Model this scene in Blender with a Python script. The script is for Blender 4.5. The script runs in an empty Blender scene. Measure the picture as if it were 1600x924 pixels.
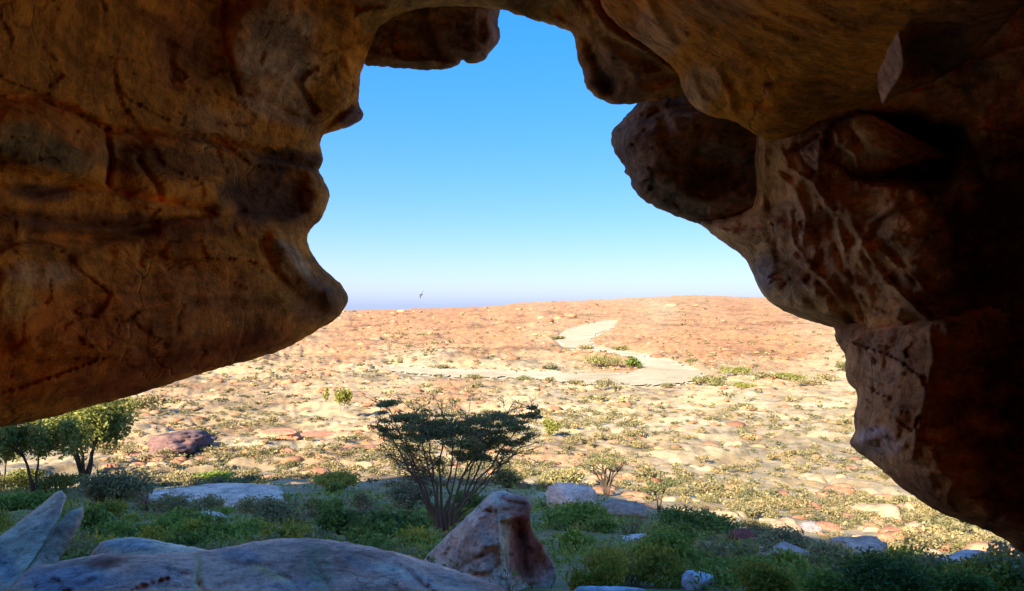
import bpy, bmesh, math, random
import numpy as np
from mathutils import Vector
from mathutils.geometry import delaunay_2d_cdt

random.seed(7)
RNG = np.random.default_rng(11)
R = math.radians
C = bpy.context.scene
COL = C.collection

# ------------------------------------------------------------------ camera
F = 1101.0            # focal length in pixels of the 1600 px wide photograph
HOR = 478.0           # row of the true horizon
cam_d = bpy.data.cameras.new('camera')
cam = bpy.data.objects.new('camera', cam_d)
COL.objects.link(cam)
cam.location = (0, 0, 0)
cam.rotation_euler = (R(90), 0, 0)
cam_d.sensor_width = 36.0
cam_d.lens = 36.0 * F / 1600.0
cam_d.shift_y = (HOR - 462.0) / 1600.0
cam_d.clip_start = 0.05
cam_d.clip_end = 30000
C.camera = cam

# ------------------------------------------------------------------ sky, sun, exposure
SUN_EL = R(27)
SUN_H = Vector((-0.55, -0.835)).normalized()      # towards the sun, from above
w = bpy.data.worlds.new('World')
C.world = w
w.use_nodes = True
nt = w.node_tree
nt.nodes.clear()
sky = nt.nodes.new('ShaderNodeTexSky')
sky.sky_type = 'NISHITA'
sky.sun_disc = False
sky.sun_elevation = SUN_EL
sky.sun_rotation = math.atan2(SUN_H.x, SUN_H.y)
sky.altitude = 900
sky.air_density = 1.0
sky.dust_density = 3.0
sky.ozone_density = 4.0
hsv = nt.nodes.new('ShaderNodeHueSaturation')
gam = nt.nodes.new('ShaderNodeGamma')
gam.inputs['Gamma'].default_value = 0.40
hsv.inputs['Saturation'].default_value = 1.95
tint = nt.nodes.new('ShaderNodeMix')
tint.data_type = 'RGBA'
tint.blend_type = 'MULTIPLY'
tint.inputs[0].default_value = 1.0
tint.inputs[7].default_value = (0.85, 0.85, 1.0, 1)
bg = nt.nodes.new('ShaderNodeBackground')
bg.inputs['Strength'].default_value = 0.145
out = nt.nodes.new('ShaderNodeOutputWorld')
nt.links.new(sky.outputs[0], gam.inputs['Color'])
nt.links.new(gam.outputs[0], tint.inputs[6])
nt.links.new(tint.outputs[2], hsv.inputs['Color'])
nt.links.new(hsv.outputs[0], bg.inputs['Color'])
nt.links.new(bg.outputs[0], out.inputs['Surface'])

sun_d = bpy.data.lights.new('sun', 'SUN')
sun_d.energy = 2.75
sun_d.angle = R(0.53)
sun_d.color = (1.0, 0.92, 0.74)
sun = bpy.data.objects.new('sun', sun_d)
COL.objects.link(sun)
sdir = Vector((SUN_H.x * math.cos(SUN_EL), SUN_H.y * math.cos(SUN_EL), math.sin(SUN_EL)))
sun.rotation_euler = sdir.to_track_quat('Z', 'Y').to_euler()
sun.location = (-60, -40, 60)

C.view_settings.view_transform = 'Standard'
C.view_settings.look = 'None'
C.view_settings.exposure = 2.4
C.view_settings.gamma = 1.0
C.cycles.use_denoising = True
C.cycles.max_bounces = 12
C.cycles.diffuse_bounces = 9
C.cycles.transparent_max_bounces = 4
C.cycles.caustics_reflective = False
C.cycles.caustics_refractive = False


# ------------------------------------------------------------------ noise
_P = np.random.default_rng(3).permutation(256)
_P = np.concatenate([_P, _P])
_G = np.random.default_rng(5).normal(size=(256, 3))
_G /= np.linalg.norm(_G, axis=1)[:, None]


def perlin(p):
    p = np.asarray(p, float)
    i = np.floor(p).astype(int)
    f = p - i
    u = f * f * f * (f * (f * 6 - 15) + 10)
    i &= 255
    r = 0
    for dx in (0, 1):
        wx = u[:, 0] if dx else 1 - u[:, 0]
        for dy in (0, 1):
            wy = u[:, 1] if dy else 1 - u[:, 1]
            for dz in (0, 1):
                wz = u[:, 2] if dz else 1 - u[:, 2]
                h = _P[_P[_P[(i[:, 0] + dx) & 255] + ((i[:, 1] + dy) & 255)] + ((i[:, 2] + dz) & 255)]
                g = _G[h]
                r = r + wx * wy * wz * (g[:, 0] * (f[:, 0] - dx) + g[:, 1] * (f[:, 1] - dy) + g[:, 2] * (f[:, 2] - dz))
    return r * 1.5


def fbm(p, octaves=4, gain=0.5, lac=2.03):
    p = np.asarray(p, float)
    a, s, t = 1.0, 0, 0
    for k in range(octaves):
        s = s + a * perlin(p + 17.3 * k)
        t += a
        a *= gain
        p = p * lac
    return s / t


def ridged(p, octaves=3):
    p = np.asarray(p, float)
    a, s, t = 1.0, 0, 0
    for k in range(octaves):
        s = s + a * (1 - 2 * np.abs(perlin(p + 9.1 * k)))
        t += a
        a *= 0.5
        p = p * 2.1
    return s / t


def facets(p, amp):
    """broken angular faces: every cell of a warped cell pattern is a tilted plane of its own"""
    p = np.asarray(p, float)
    p = p + 0.35 * np.stack([perlin(p * 0.9 + 11), perlin(p * 0.9 + 23), perlin(p * 0.9 + 37)], -1)
    i0 = np.floor(p).astype(int)
    best = np.full(len(p), 1e9)
    val = np.zeros(len(p))
    for dx in (-1, 0, 1):
        for dy in (-1, 0, 1):
            for dz in (-1, 0, 1):
                c = (i0 + np.array([dx, dy, dz]))
                h = _P[_P[_P[c[:, 0] & 255] + (c[:, 1] & 255)] + (c[:, 2] & 255)]
                ctr = c + 0.5 + 0.42 * _G[h]
                d = p - ctr
                d2 = (d * d).sum(1)
                g = _G[(h * 7 + 3) & 255]
                v = (d * g).sum(1) * 1.1 + 0.5 * _G[(h * 5 + 1) & 255][:, 0]
                m = d2 < best
                best = np.where(m, d2, best)
                val = np.where(m, v, val)
    return amp * val


def sstep(a, b, x):
    t = np.clip((np.asarray(x, float) - a) / (b - a), 0, 1)
    return t * t * (3 - 2 * t)


def xyz(px, py, d):
    return np.stack([(px - 800) / F * d, d + 0 * px, (HOR - py) / F * d], -1)


# ------------------------------------------------------------------ mesh helpers
def link_mesh(name, V, faces, mat=None, parent=None, smooth=True, cols=None):
    me = bpy.data.meshes.new(name)
    V = np.asarray(V, np.float32)
    if isinstance(faces, np.ndarray):
        n, k = faces.shape
        me.vertices.add(len(V))
        me.vertices.foreach_set('co', V.ravel())
        me.loops.add(n * k)
        me.loops.foreach_set('vertex_index', faces.astype(np.int32).ravel())
        me.polygons.add(n)
        me.polygons.foreach_set('loop_start', np.arange(0, n * k, k, dtype=np.int32))
        me.polygons.foreach_set('loop_total', np.full(n, k, np.int32))
        me.update(calc_edges=True)
    else:
        me.from_pydata([tuple(v) for v in V.tolist()], [], faces)
        me.update()
    if smooth:
        me.polygons.foreach_set('use_smooth', np.ones(len(me.polygons), bool))
    if cols is not None:
        at = me.color_attributes.new('Col', 'FLOAT_COLOR', 'POINT')
        cc = np.ones((len(V), 4), np.float32)
        cols = np.asarray(cols)
        cc[:, :cols.shape[1]] = cols
        at.data.foreach_set('color', cc.ravel())
    if mat:
        me.materials.append(mat)
    o = bpy.data.objects.new(name, me)
    COL.objects.link(o)
    if parent:
        o.parent = parent
    return o


def thing(name, label, cat, loc=(0, 0, 0), rz=0, group=None):
    o = bpy.data.objects.new(name, None)
    COL.objects.link(o)
    o.location = loc
    o.rotation_euler = (0, 0, rz)
    o.empty_display_size = 0.3
    return tag(o, label, cat, group)


def tag(o, label, cat, group=None, kind=None):
    o['label'] = label
    if cat:
        o['category'] = cat
    if group:
        o['group'] = group
    if kind:
        o['kind'] = kind
    return o


def dup(root, loc, rz=0, scale=1.0, label=None, group=None):
    r = root.copy()
    COL.objects.link(r)
    r.location = loc
    r.rotation_euler = (0, 0, rz)
    r.scale = (scale,) * 3 if not hasattr(scale, '__len__') else scale
    if label:
        r['label'] = label
    if group:
        r['group'] = group
    for ch in list(root.children):
        c = ch.copy()
        COL.objects.link(c)
        c.parent = r
        for g in list(ch.children):
            d = g.copy()
            COL.objects.link(d)
            d.parent = c
    return r


class MB:
    def __init__(self):
        self.v, self.f = [], []

    def tube(self, pts, rad, n=7, cap=True):
        b = len(self.v)
        pts = [Vector(p) for p in pts]
        prev = Vector((0.31, 0.95, 0.05))
        for i, p in enumerate(pts):
            t = (pts[min(i + 1, len(pts) - 1)] - pts[max(i - 1, 0)]).normalized()
            a = (prev - t * prev.dot(t)).normalized()
            prev = a
            c = t.cross(a)
            for k in range(n):
                an = 2 * math.pi * k / n
                q = p + (a * math.cos(an) + c * math.sin(an)) * rad[i]
                self.v.append(tuple(q))
        for i in range(len(pts) - 1):
            for k in range(n):
                k2 = (k + 1) % n
                self.f.append((b + i * n + k, b + i * n + k2, b + (i + 1) * n + k2, b + (i + 1) * n + k))
        if cap:
            self.f.append(tuple(b + (len(pts) - 1) * n + k for k in range(n)))
            self.f.append(tuple(b + n - 1 - k for k in range(n)))

    def build(self, name, mat, parent=None):
        return link_mesh(name, np.array(self.v), self.f, mat, parent)


def leaf_arrays(P, size, aspect=2.2, rng=RNG, up=0.3):
    """one small diamond-shaped leaf at every point"""
    P = np.asarray(P, float)
    n = len(P)
    a = rng.normal(size=(n, 3))
    a[:, 2] += up
    a /= np.linalg.norm(a, axis=1)[:, None]
    b = np.cross(a, rng.normal(size=(n, 3)))
    b /= np.linalg.norm(b, axis=1)[:, None] + 1e-9
    c = np.cross(a, b)
    s = (size * rng.uniform(0.6, 1.35, n))[:, None]
    V = np.empty((n, 4, 3))
    V[:, 0] = P - a * s
    V[:, 1] = P + b * s / aspect + c * s * .12
    V[:, 2] = P + a * s
    V[:, 3] = P - b * s / aspect + c * s * .12
    Fc = np.arange(n * 4).reshape(n, 4)
    return V.reshape(-1, 3), Fc


def clump_points(centers, radii, n, rng=RNG, shell=0.45):
    """points in ellipsoids, denser towards the outside"""
    centers = np.asarray(centers, float)
    radii = np.asarray(radii, float)
    vol = radii.prod(1) ** (2 / 3)
    k = rng.choice(len(centers), n, p=vol / vol.sum())
    d = rng.normal(size=(n, 3))
    d /= np.linalg.norm(d, axis=1)[:, None]
    r = rng.uniform(0, 1, n) ** shell
    return centers[k] + d * r[:, None] * radii[k]


# ------------------------------------------------------------------ materials
def new_mat(name):
    m = bpy.data.materials.new(name)
    m.use_nodes = True
    n = m.node_tree
    for x in list(n.nodes):
        if x.type != 'OUTPUT_MATERIAL' and x.type != 'BSDF_PRINCIPLED':
            n.nodes.remove(x)
    b = n.nodes['Principled BSDF']
    b.inputs['Specular IOR Level'].default_value = 0.2
    b.inputs['Roughness'].default_value = 0.85
    return m, n, b


def N(n, t, **kw):
    x = n.nodes.new(t)
    for k, v in kw.items():
        if k.startswith('i_'):
            key = k[2:].replace('_', ' ')
            x.inputs[key].default_value = v
        else:
            setattr(x, k, v)
    return x


def ramp(n, fac, stops, interp='LINEAR'):
    r = n.nodes.new('ShaderNodeValToRGB')
    r.color_ramp.interpolation = interp
    e = r.color_ramp.elements
    while len(e) < len(stops):
        e.new(0.5)
    for i, (p, c) in enumerate(stops):
        e[i].position = p
        e[i].color = (*c, 1) if len(c) == 3 else c
    n.links.new(fac, r.inputs[0])
    return r.outputs[0]


def mix(n, fac, a, b, mode='MIX'):
    m = n.nodes.new('ShaderNodeMix')
    m.data_type = 'RGBA'
    m.blend_type = mode
    for sock, v in ((m.inputs[0], fac), (m.inputs[6], a), (m.inputs[7], b)):
        if hasattr(v, 'links'):
            n.links.new(v, sock)
        elif hasattr(v, '__len__'):
            sock.default_value = (*v, 1)
        else:
            sock.default_value = v
    return m.outputs[2]


def noise(n, scale, detail=5, rough=0.55, vec=None, dist=0.0):
    x = N(n, 'ShaderNodeTexNoise', i_Scale=scale, i_Detail=detail, i_Roughness=rough, i_Distortion=dist)
    if vec is None:
        vec = n.nodes.new('ShaderNodeNewGeometry').outputs['Position']
    n.links.new(vec, x.inputs['Vector'])
    return x.outputs['Fac']


def rock_mat(name, scale=1.0, contrast=0.6, bed=(1, 1, 6), bump=0.6, crack=0.6, pos='world', rough=0.9, grain=0.6):
    """rock whose colour, some painted shade included, is stored on the mesh: mottled, bedded, cracked and grainy"""
    m, n, b = new_mat(name)
    at = N(n, 'ShaderNodeAttribute', attribute_name='Col')
    if pos == 'world':
        p = n.nodes.new('ShaderNodeNewGeometry').outputs['Position']
    else:
        p = n.nodes.new('ShaderNodeTexCoord').outputs['Object']
    warp = N(n, 'ShaderNodeTexNoise', i_Scale=1.3 * scale, i_Detail=3.0)
    n.links.new(p, warp.inputs['Vector'])
    wp = mix(n, 0.22 / scale, p, warp.outputs['Color'], 'ADD')
    mp = N(n, 'ShaderNodeMapping')
    mp.inputs['Scale'].default_value = bed
    mp.inputs['Rotation'].default_value = (0.12, 0.2, 0.3)
    n.links.new(wp, mp.inputs['Vector'])
    n1 = noise(n, 1.5 * scale, 7, 0.62, wp)
    n2 = noise(n, 1.1 * scale, 8, 0.68, mp.outputs[0])
    n3 = noise(n, 9.0 * scale, 8, 0.70, wp)
    n4 = noise(n, 48 * scale, 4, 0.7, p)
    c = mix(n, contrast, at.outputs['Color'], ramp(n, n1, [(0.32, (0.42, 0.36, 0.34)), (0.50, (1, 1, 1)), (0.68, (1.5, 1.45, 1.35))]), 'MULTIPLY')
    c = mix(n, contrast, c, ramp(n, n2, [(0.34, (0.50, 0.40, 0.36)), (0.47, (1, 1, 1)), (0.66, (1.4, 1.38, 1.32))]), 'MULTIPLY')
    c = mix(n, contrast, c, ramp(n, n3, [(0.34, (0.48, 0.43, 0.42)), (0.5, (1, 1, 1)), (0.66, (1.45, 1.42, 1.36))]), 'MULTIPLY')
    c = mix(n, grain, c, ramp(n, n4, [(0.30, (0.55, 0.53, 0.52)), (0.5, (1, 1, 1)), (0.72, (1.35, 1.33, 1.3))]), 'MULTIPLY')
    h = mix(n, 0.5, n1, n2)
    h = mix(n, 0.45, h, n3)
    if crack:
        vo = N(n, 'ShaderNodeTexVoronoi', feature='DISTANCE_TO_EDGE', i_Scale=0.9 * scale)
        w2 = mix(n, 0.35 / scale, p, noise_col(n, 3.5 * scale, p), 'ADD')
        mp2 = N(n, 'ShaderNodeMapping')
        mp2.inputs['Scale'].default_value = (1, 1, 1.6)
        n.links.new(w2, mp2.inputs['Vector'])
        n.links.new(mp2.outputs[0], vo.inputs['Vector'])
        cr = ramp(n, vo.outputs['Distance'], [(0.0, (0, 0, 0)), (0.022, (1, 1, 1))])
        where = ramp(n, noise(n, 0.8 * scale, 3, 0.5, p), [(0.46, (1, 1, 1)), (0.56, (0, 0, 0))])
        cr = mix(n, 1.0, cr, where, 'LIGHTEN')
        c = mix(n, crack, c, mix(n, 1.0, cr, (0.25, 0.22, 0.2), 'LIGHTEN'), 'MULTIPLY')
        h = mix(n, 0.35, h, mix(n, 1.0, h, cr, 'MULTIPLY'))
    n.links.new(c, b.inputs['Base Color'])
    b.inputs['Roughness'].default_value = rough
    b.inputs['Specular IOR Level'].default_value = 0.1
    b1 = N(n, 'ShaderNodeBump', i_Strength=bump, i_Distance=0.12 / scale)
    n.links.new(h, b1.inputs['Height'])
    b2 = N(n, 'ShaderNodeBump', i_Strength=bump * 0.7, i_Distance=0.012 / scale)
    n.links.new(n4, b2.inputs['Height'])
    n.links.new(b1.outputs[0], b2.inputs['Normal'])
    n.links.new(b2.outputs[0], b.inputs['Normal'])
    return m


def noise_col(n, scale, vec):
    x = N(n, 'ShaderNodeTexNoise', i_Scale=scale, i_Detail=3.0)
    n.links.new(vec, x.inputs['Vector'])
    return x.outputs['Color']


def leaf_mat(name, c1, c2, c3, trans=0.25):
    m, n, b = new_mat(name)
    g = n.nodes.new('ShaderNodeNewGeometry')
    oi = n.nodes.new('ShaderNodeObjectInfo')
    c = ramp(n, g.outputs['Random Per Island'], [(0.0, c1), (0.55, c2), (1.0, c3)])
    nz = noise(n, 1.3, 3, 0.5)
    c = mix(n, 0.75, c, ramp(n, nz, [(0.3, (0.55, 0.62, 0.6)), (0.7, (1.35, 1.25, 1.05))]), 'MULTIPLY')
    c = mix(n, 0.7, c, ramp(n, oi.outputs['Random'], [(0, (0.75, 0.8, 0.85)), (1, (1.3, 1.2, 1.0))]), 'MULTIPLY')
    n.links.new(c, b.inputs['Base Color'])
    b.inputs['Roughness'].default_value = 0.6
    t = n.nodes.new('ShaderNodeBsdfTranslucent')
    n.links.new(c, t.inputs['Color'])
    ms = N(n, 'ShaderNodeMixShader')
    ms.inputs[0].default_value = trans
    n.links.new(b.outputs[0], ms.inputs[1])
    n.links.new(t.outputs[0], ms.inputs[2])
    n.links.new(ms.outputs[0], n.nodes['Material Output'].inputs['Surface'])
    return m


def bark_mat(name, col):
    m, n, b = new_mat(name)
    p = n.nodes.new('ShaderNodeTexCoord').outputs['Object']
    mp = N(n, 'ShaderNodeMapping')
    mp.inputs['Scale'].default_value = (1, 1, 0.25)
    n.links.new(p, mp.inputs['Vector'])
    nz = noise(n, 22, 5, 0.6, mp.outputs[0])
    c = mix(n, 0.8, col, ramp(n, nz, [(0.3, (0.45, 0.42, 0.4)), (0.7, (1.5, 1.45, 1.4))]), 'MULTIPLY')
    n.links.new(c, b.inputs['Base Color'])
    bp = N(n, 'ShaderNodeBump', i_Strength=0.5, i_Distance=0.02)
    n.links.new(nz, bp.inputs['Height'])
    n.links.new(bp.outputs[0], b.inputs['Normal'])
    return m


M_CAVE = rock_mat('cave_rock', 1.7, 0.8, (0.45, 0.45, 5), 0.7, 0.12, grain=0.5)
M_BACK = rock_mat('cave_back_rock', 0.8, 0.6, (1, 1, 3), 0.5, 0.0)
M_STONE = rock_mat('shade_stone', 1.6, 0.75, (0.5, 0.9, 4), 0.75, 0.22, grain=0.8)
M_BOULDER = rock_mat('loose_boulder', 1.2, 0.55, (1, 1, 4), 0.6, 0.5, pos='object')
M_FAR_ROCK = rock_mat('plain_rock', 0.5, 0.35, (1, 1, 3), 0.5, 0.0)
M_ACACIA = leaf_mat('acacia_leaf', (0.14, 0.14, 0.055), (0.24, 0.23, 0.09), (0.36, 0.33, 0.14), 0.3)
M_LIME = leaf_mat('sunny_leaf', (0.19, 0.19, 0.04), (0.31, 0.305, 0.07), (0.44, 0.43, 0.14), 0.4)
M_GREY = leaf_mat('grey_leaf', (0.22, 0.19, 0.09), (0.34, 0.30, 0.14), (0.46, 0.40, 0.20), 0.3)
M_GREEN = leaf_mat('green_leaf', (0.16, 0.21, 0.035), (0.28, 0.35, 0.06), (0.44, 0.50, 0.11), 0.4)
M_DARKGREEN = leaf_mat('dark_green_leaf', (0.09, 0.13, 0.03), (0.17, 0.23, 0.05), (0.29, 0.36, 0.08), 0.35)
M_YGREEN = leaf_mat('yellow_green_leaf', (0.27, 0.23, 0.03), (0.42, 0.37, 0.055), (0.58, 0.50, 0.10), 0.4)
M_SCRUB = leaf_mat('scrub_leaf', (0.19, 0.155, 0.075), (0.31, 0.25, 0.125), (0.45, 0.36, 0.19), 0.2)
M_OLIVE = leaf_mat('olive_leaf', (0.13, 0.12, 0.055), (0.21, 0.185, 0.09), (0.32, 0.27, 0.14), 0.2)
M_STRAW = leaf_mat('straw', (0.46, 0.27, 0.09), (0.60, 0.37, 0.13), (0.72, 0.48, 0.19), 0.3)
M_BARK = bark_mat('acacia_bark', (0.20, 0.135, 0.09))
M_BARK2 = bark_mat('dark_bark', (0.11, 0.075, 0.055))
M_TWIG = bark_mat('twig', (0.24, 0.14, 0.095))


# ------------------------------------------------------------------ terrain
PROF_Y = np.array([-90, 2.0, 4.0, 6.0, 8, 12, 19, 26, 40, 60, 90, 125, 160, 220, 300, 600, 1200, 2400, 4500, 9000.])
PROF_A = np.array([0, 0, 0, 0, .385, .352, .318, .298, .262, .236, .200, .172, .150, .122, .095, .050, .0245, .0115, .0040, 0])
PROF_Z = -PROF_A * PROF_Y
PROF_Z[:4] = (-1.9, -1.9, -2.0, -2.45)
LOGY = np.sign(PROF_Y) * np.log1p(np.abs(PROF_Y))
H_U = np.array([-2, -0.6, -0.23, -0.09, -0.03, 0.0, 0.04, 0.09, 0.17, 0.25, 0.30, 0.345, 0.5, 2])
H_P = np.array([-5, -6, -4.5, 0, 3, 8, 11, 13, 17, 22.5, 20.5, 19, 22, 22.]) / F

RIVER = np.array([(868, 528), (886, 517), (915, 509), (945, 503), (962, 503), (958, 511), (934, 521), (921, 531), (930, 541),
                  (958, 546), (985, 551), (1012, 556), (1045, 563), (1078, 573), (1098, 584), (1085, 596), (1040, 601), (970, 601),
                  (900, 599), (850, 593), (780, 589), (710, 588), (640, 583), (585, 578), (590, 573), (650, 573), (720, 577), (800, 579), (860, 582),
                  (930, 584), (985, 583), (1001, 576), (998, 566), (985, 560), (955, 553), (925, 549), (895, 545), (878, 539)], float)


def inside(P, poly):
    x, y = P[:, 0], P[:, 1]
    r = np.zeros(len(P), bool)
    a = poly
    b = np.roll(poly, -1, 0)
    for (x0, y0), (x1, y1) in zip(a, b):
        if y0 == y1:
            continue
        c = ((y0 > y) != (y1 > y)) & (x < (x1 - x0) * (y - y0) / (y1 - y0) + x0)
        r ^= c
    return r


def seg_dist(P, poly, closed=True):
    a = np.asarray(poly, float)
    b = np.roll(a, -1, 0) if closed else a[1:]
    if not closed:
        a = a[:-1]
    best = np.full(len(P), 1e9)
    for p, q in zip(a, b):
        d = q - p
        t = np.clip(((P - p) @ d) / max(d @ d, 1e-9), 0, 1)
        best = np.minimum(best, np.linalg.norm(P - p - t[:, None] * d, axis=1))
    return best


def z_base(x, y):
    x = np.asarray(x, float)
    y = np.asarray(y, float)
    ly = np.sign(y) * np.log1p(np.abs(y))
    z = np.interp(ly, LOGY, PROF_Z)
    u = x / np.maximum(y, 8.0)
    right = sstep(0.05, 0.65, u) * sstep(6, 14, y) * (1 - sstep(60, 220, y))
    z = z * (1 + 0.16 * right)
    far = np.clip(1 - 300 / np.maximum(y, 300), 0, 1) ** 1.6
    z = z + far * np.interp(np.clip(u, -2, 2), H_U, H_P) * np.minimum(y, 4700)
    z = z - 0.06 * np.maximum(y - 4700, 0)
    return z


def to_px(x, y, z):
    y = np.maximum(y, 0.5)
    return np.stack([800 + F * x / y, HOR - F * z / y], -1)


def terrace(t, k):
    f = np.floor(t)
    r = t - f
    return f + sstep(0.5 - k, 0.5 + k, r)


def lumps(x, y):
    x = np.asarray(x, float)
    y = np.asarray(y, float)
    d = np.hypot(x, y)
    z0 = 0 * x
    P = np.stack([x, y, z0], -1)
    r = 0.16 * fbm(P / 1.6, 3) * (1 - sstep(60, 120, d)) * sstep(5, 9, d)
    r += 0.55 * fbm(P / 6.0 + 4, 3) * sstep(8, 25, d) * (1 - sstep(120, 300, d))
    w1 = sstep(48, 80, d) * (1 - sstep(250, 500, d))
    t = fbm(np.stack([x / 22, y / 16, z0], -1) + 7, 4) * 5
    r += w1 * (0.55 * terrace(t, 0.16) + 0.35 * ridged(P / 3.2, 2))
    w2 = sstep(170, 400, d) * (1 - sstep(1200, 2000, d))
    t = fbm(np.stack([x / 46, y / 60, z0], -1) + 3, 4) * 5
    r += w2 * (1.3 * terrace(t, 0.14) + 1.5 * ridged(P / 9.0, 3))
    w3 = sstep(700, 1500, d)
    r += w3 * (7.5 * ridged(P / 55.0, 4) + 13 * fbm(P / 170.0, 4))
    q = to_px(x, y, z_base(x, y))
    inn = inside(q, RIVER)
    rd = seg_dist(q, RIVER)
    riv = np.where(inn, 1.0, 1 - sstep(0, 9, rd))
    return r * (1 - riv) - 0.6 * riv * sstep(100, 250, d)


def zt(x, y):
    return z_base(x, y) + lumps(x, y)


def ground_px(px, py, base=False):
    """where the sight line through a photograph point meets the ground"""
    px = np.atleast_1d(np.asarray(px, float))
    py = np.atleast_1d(np.asarray(py, float))
    ys = np.exp(np.linspace(math.log(4.0), math.log(5500), 420))
    best = np.full(len(px), 5500.0)
    done = np.zeros(len(px), bool)
    lo = np.full(len(px), 4.0)
    for yy in ys:
        z = z_base((px - 800) / F * yy, np.full(len(px), yy))
        hit = (~done) & (z >= (HOR - py) / F * yy)
        best[hit] = yy
        done |= hit
        lo[~done] = yy
    hi = best.copy()
    for _ in range(14):
        m = (lo + hi) / 2
        z = z_base((px - 800) / F * m, m)
        h = z >= (HOR - py) / F * m
        hi = np.where(h, m, hi)
        lo = np.where(h, lo, m)
    y = hi
    x = (px - 800) / F * y
    z = z_base(x, y) if base else zt(x, y)
    return x, y, z


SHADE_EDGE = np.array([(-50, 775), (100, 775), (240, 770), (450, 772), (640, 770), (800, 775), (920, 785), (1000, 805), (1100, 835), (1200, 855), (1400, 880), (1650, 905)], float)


def build_ground():
    # rows spaced evenly as seen from the shelter, then on behind it
    yy = np.exp(np.linspace(math.log(6.0), math.log(4700), 6000))
    a = -np.interp(np.log1p(yy), LOGY, PROF_Z) / yy
    cum = np.concatenate([[0], np.cumsum(np.abs(np.diff(a)) * F + np.diff(np.log(yy)) * 6)])
    k = np.interp(np.arange(0, cum[-1], 1.5), cum, yy)
    rows = np.concatenate([[-90, -60, -35, -20, -12, -8, -5, -3, -1, 0.5, 1.5, 2.5, 3.5, 4.3, 5.0, 5.5], k, [4760, 5200, 6500, 9000]])
    ua = np.linspace(-0.85, 0.85, 720)
    side = np.array([0.95, 1.1, 1.35, 1.7, 2.2, 3.0, 4.2, 6, 9, 14])
    cols = np.concatenate([-side[::-1], ua, side])
    Y, U = np.meshgrid(rows, cols, indexing='ij')
    X = U * np.maximum(Y, 6.0)
    x, y = X.ravel(), Y.ravel()
    z = zt(x, y)
    nr, nc = Y.shape
    idx = np.arange(nr * nc).reshape(nr, nc)
    Fc = np.stack([idx[:-1, :-1], idx[:-1, 1:], idx[1:, 1:], idx[1:, :-1]], -1).reshape(-1, 4)
    d = np.hypot(x, y)
    P = np.stack([x, y, 0 * x], -1)
    # red: red rock share, green: grassy share, blue: pale sand share
    red = 0.14 + 0.45 * sstep(260, 520, d) - 0.12 * sstep(2200, 4500, d)
    big = fbm(np.stack([x / (14 + 0.1 * d), y / (24 + 0.22 * d), 0 * x], -1), 3)
    red = red + 0.75 * big
    u = x / np.maximum(y, 6)
    red = red - 0.22 * sstep(0.1, 0.4, u) * (1 - sstep(260, 400, d)) + 0.18 * sstep(0.05, -0.3, u) * (1 - sstep(200, 400, d)) * sstep(55, 80, d)
    green = 0.25 + 0.8 * fbm(P / 20 + 31, 3) + 0.1 * sstep(0.1, 0.4, u)
    green = np.where(d < 60, green + 0.25 * (1 - sstep(40, 60, d)), green)
    q = to_px(x, y, z_base(x, y))
    riv = np.where(inside(q, RIVER), 1.0, 1 - sstep(0, 3.5, seg_dist(q, RIVER)))
    pale = 0.9 * riv
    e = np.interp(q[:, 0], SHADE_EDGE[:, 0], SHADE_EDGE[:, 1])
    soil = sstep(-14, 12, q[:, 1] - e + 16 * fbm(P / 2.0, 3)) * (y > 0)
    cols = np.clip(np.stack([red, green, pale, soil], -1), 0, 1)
    m, n, b = new_mat('dry_plain')
    at = N(n, 'ShaderNodeAttribute', attribute_name='Col')
    sp = n.nodes.new('ShaderNodeSeparateColor')
    n.links.new(at.outputs['Color'], sp.inputs[0])
    pos = n.nodes.new('ShaderNodeNewGeometry').outputs['Position']
    a1 = noise(n, 0.9, 6, 0.6, pos)
    a2 = noise(n, 0.17, 6, 0.62, pos, 0.5)
    a3 = noise(n, 0.035, 6, 0.65, pos, 0.4)
    a4 = noise(n, 6.0, 4, 0.6, pos)
    grass = ramp(n, a2, [(0.30, (0.31, 0.205, 0.10)), (0.5, (0.51, 0.37, 0.195)), (0.68, (0.64, 0.50, 0.29))])
    rock = ramp(n, a1, [(0.28, (0.22, 0.085, 0.04)), (0.5, (0.50, 0.23, 0.09)), (0.7, (0.64, 0.37, 0.18))])
    mm = N(n, 'ShaderNodeMath', operation='ADD')
    n.links.new(sp.outputs[0], mm.inputs[0])
    n.links.new(a3, mm.inputs[1])
    m2 = N(n, 'ShaderNodeMath', operation='ADD')
    n.links.new(mm.outputs[0], m2.inputs[0])
    n.links.new(a2, m2.inputs[1])
    f = ramp(n, m2.outputs[0], [(0.0, (0, 0, 0)), (1.0, (1, 1, 1))])
    mr = N(n, 'ShaderNodeMapRange')
    mr.inputs['From Min'].default_value = 1.12
    mr.inputs['From Max'].default_value = 1.62
    n.links.new(m2.outputs[0], mr.inputs['Value'])
    c = mix(n, mr.outputs[0], grass, rock)
    olive = ramp(n, a1, [(0.3, (0.13, 0.12, 0.05)), (0.7, (0.30, 0.26, 0.12))])
    m3 = N(n, 'ShaderNodeMath', operation='MULTIPLY')
    n.links.new(sp.outputs[1], m3.inputs[0])
    n.links.new(ramp(n, a4, [(0.45, (0, 0, 0)), (0.65, (1, 1, 1))]), m3.inputs[1])
    m4 = N(n, 'ShaderNodeMath', operation='MULTIPLY')
    n.links.new(m3.outputs[0], m4.inputs[0])
    n.links.new(ramp(n, a1, [(0.42, (0, 0, 0)), (0.6, (1, 1, 1))]), m4.inputs[1])
    c = mix(n, m4.outputs[0], c, olive)
    a5 = noise(n, 0.11, 8, 0.78, pos, 0.3)
    a6 = noise(n, 0.012, 8, 0.72, pos, 0.3)
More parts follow.
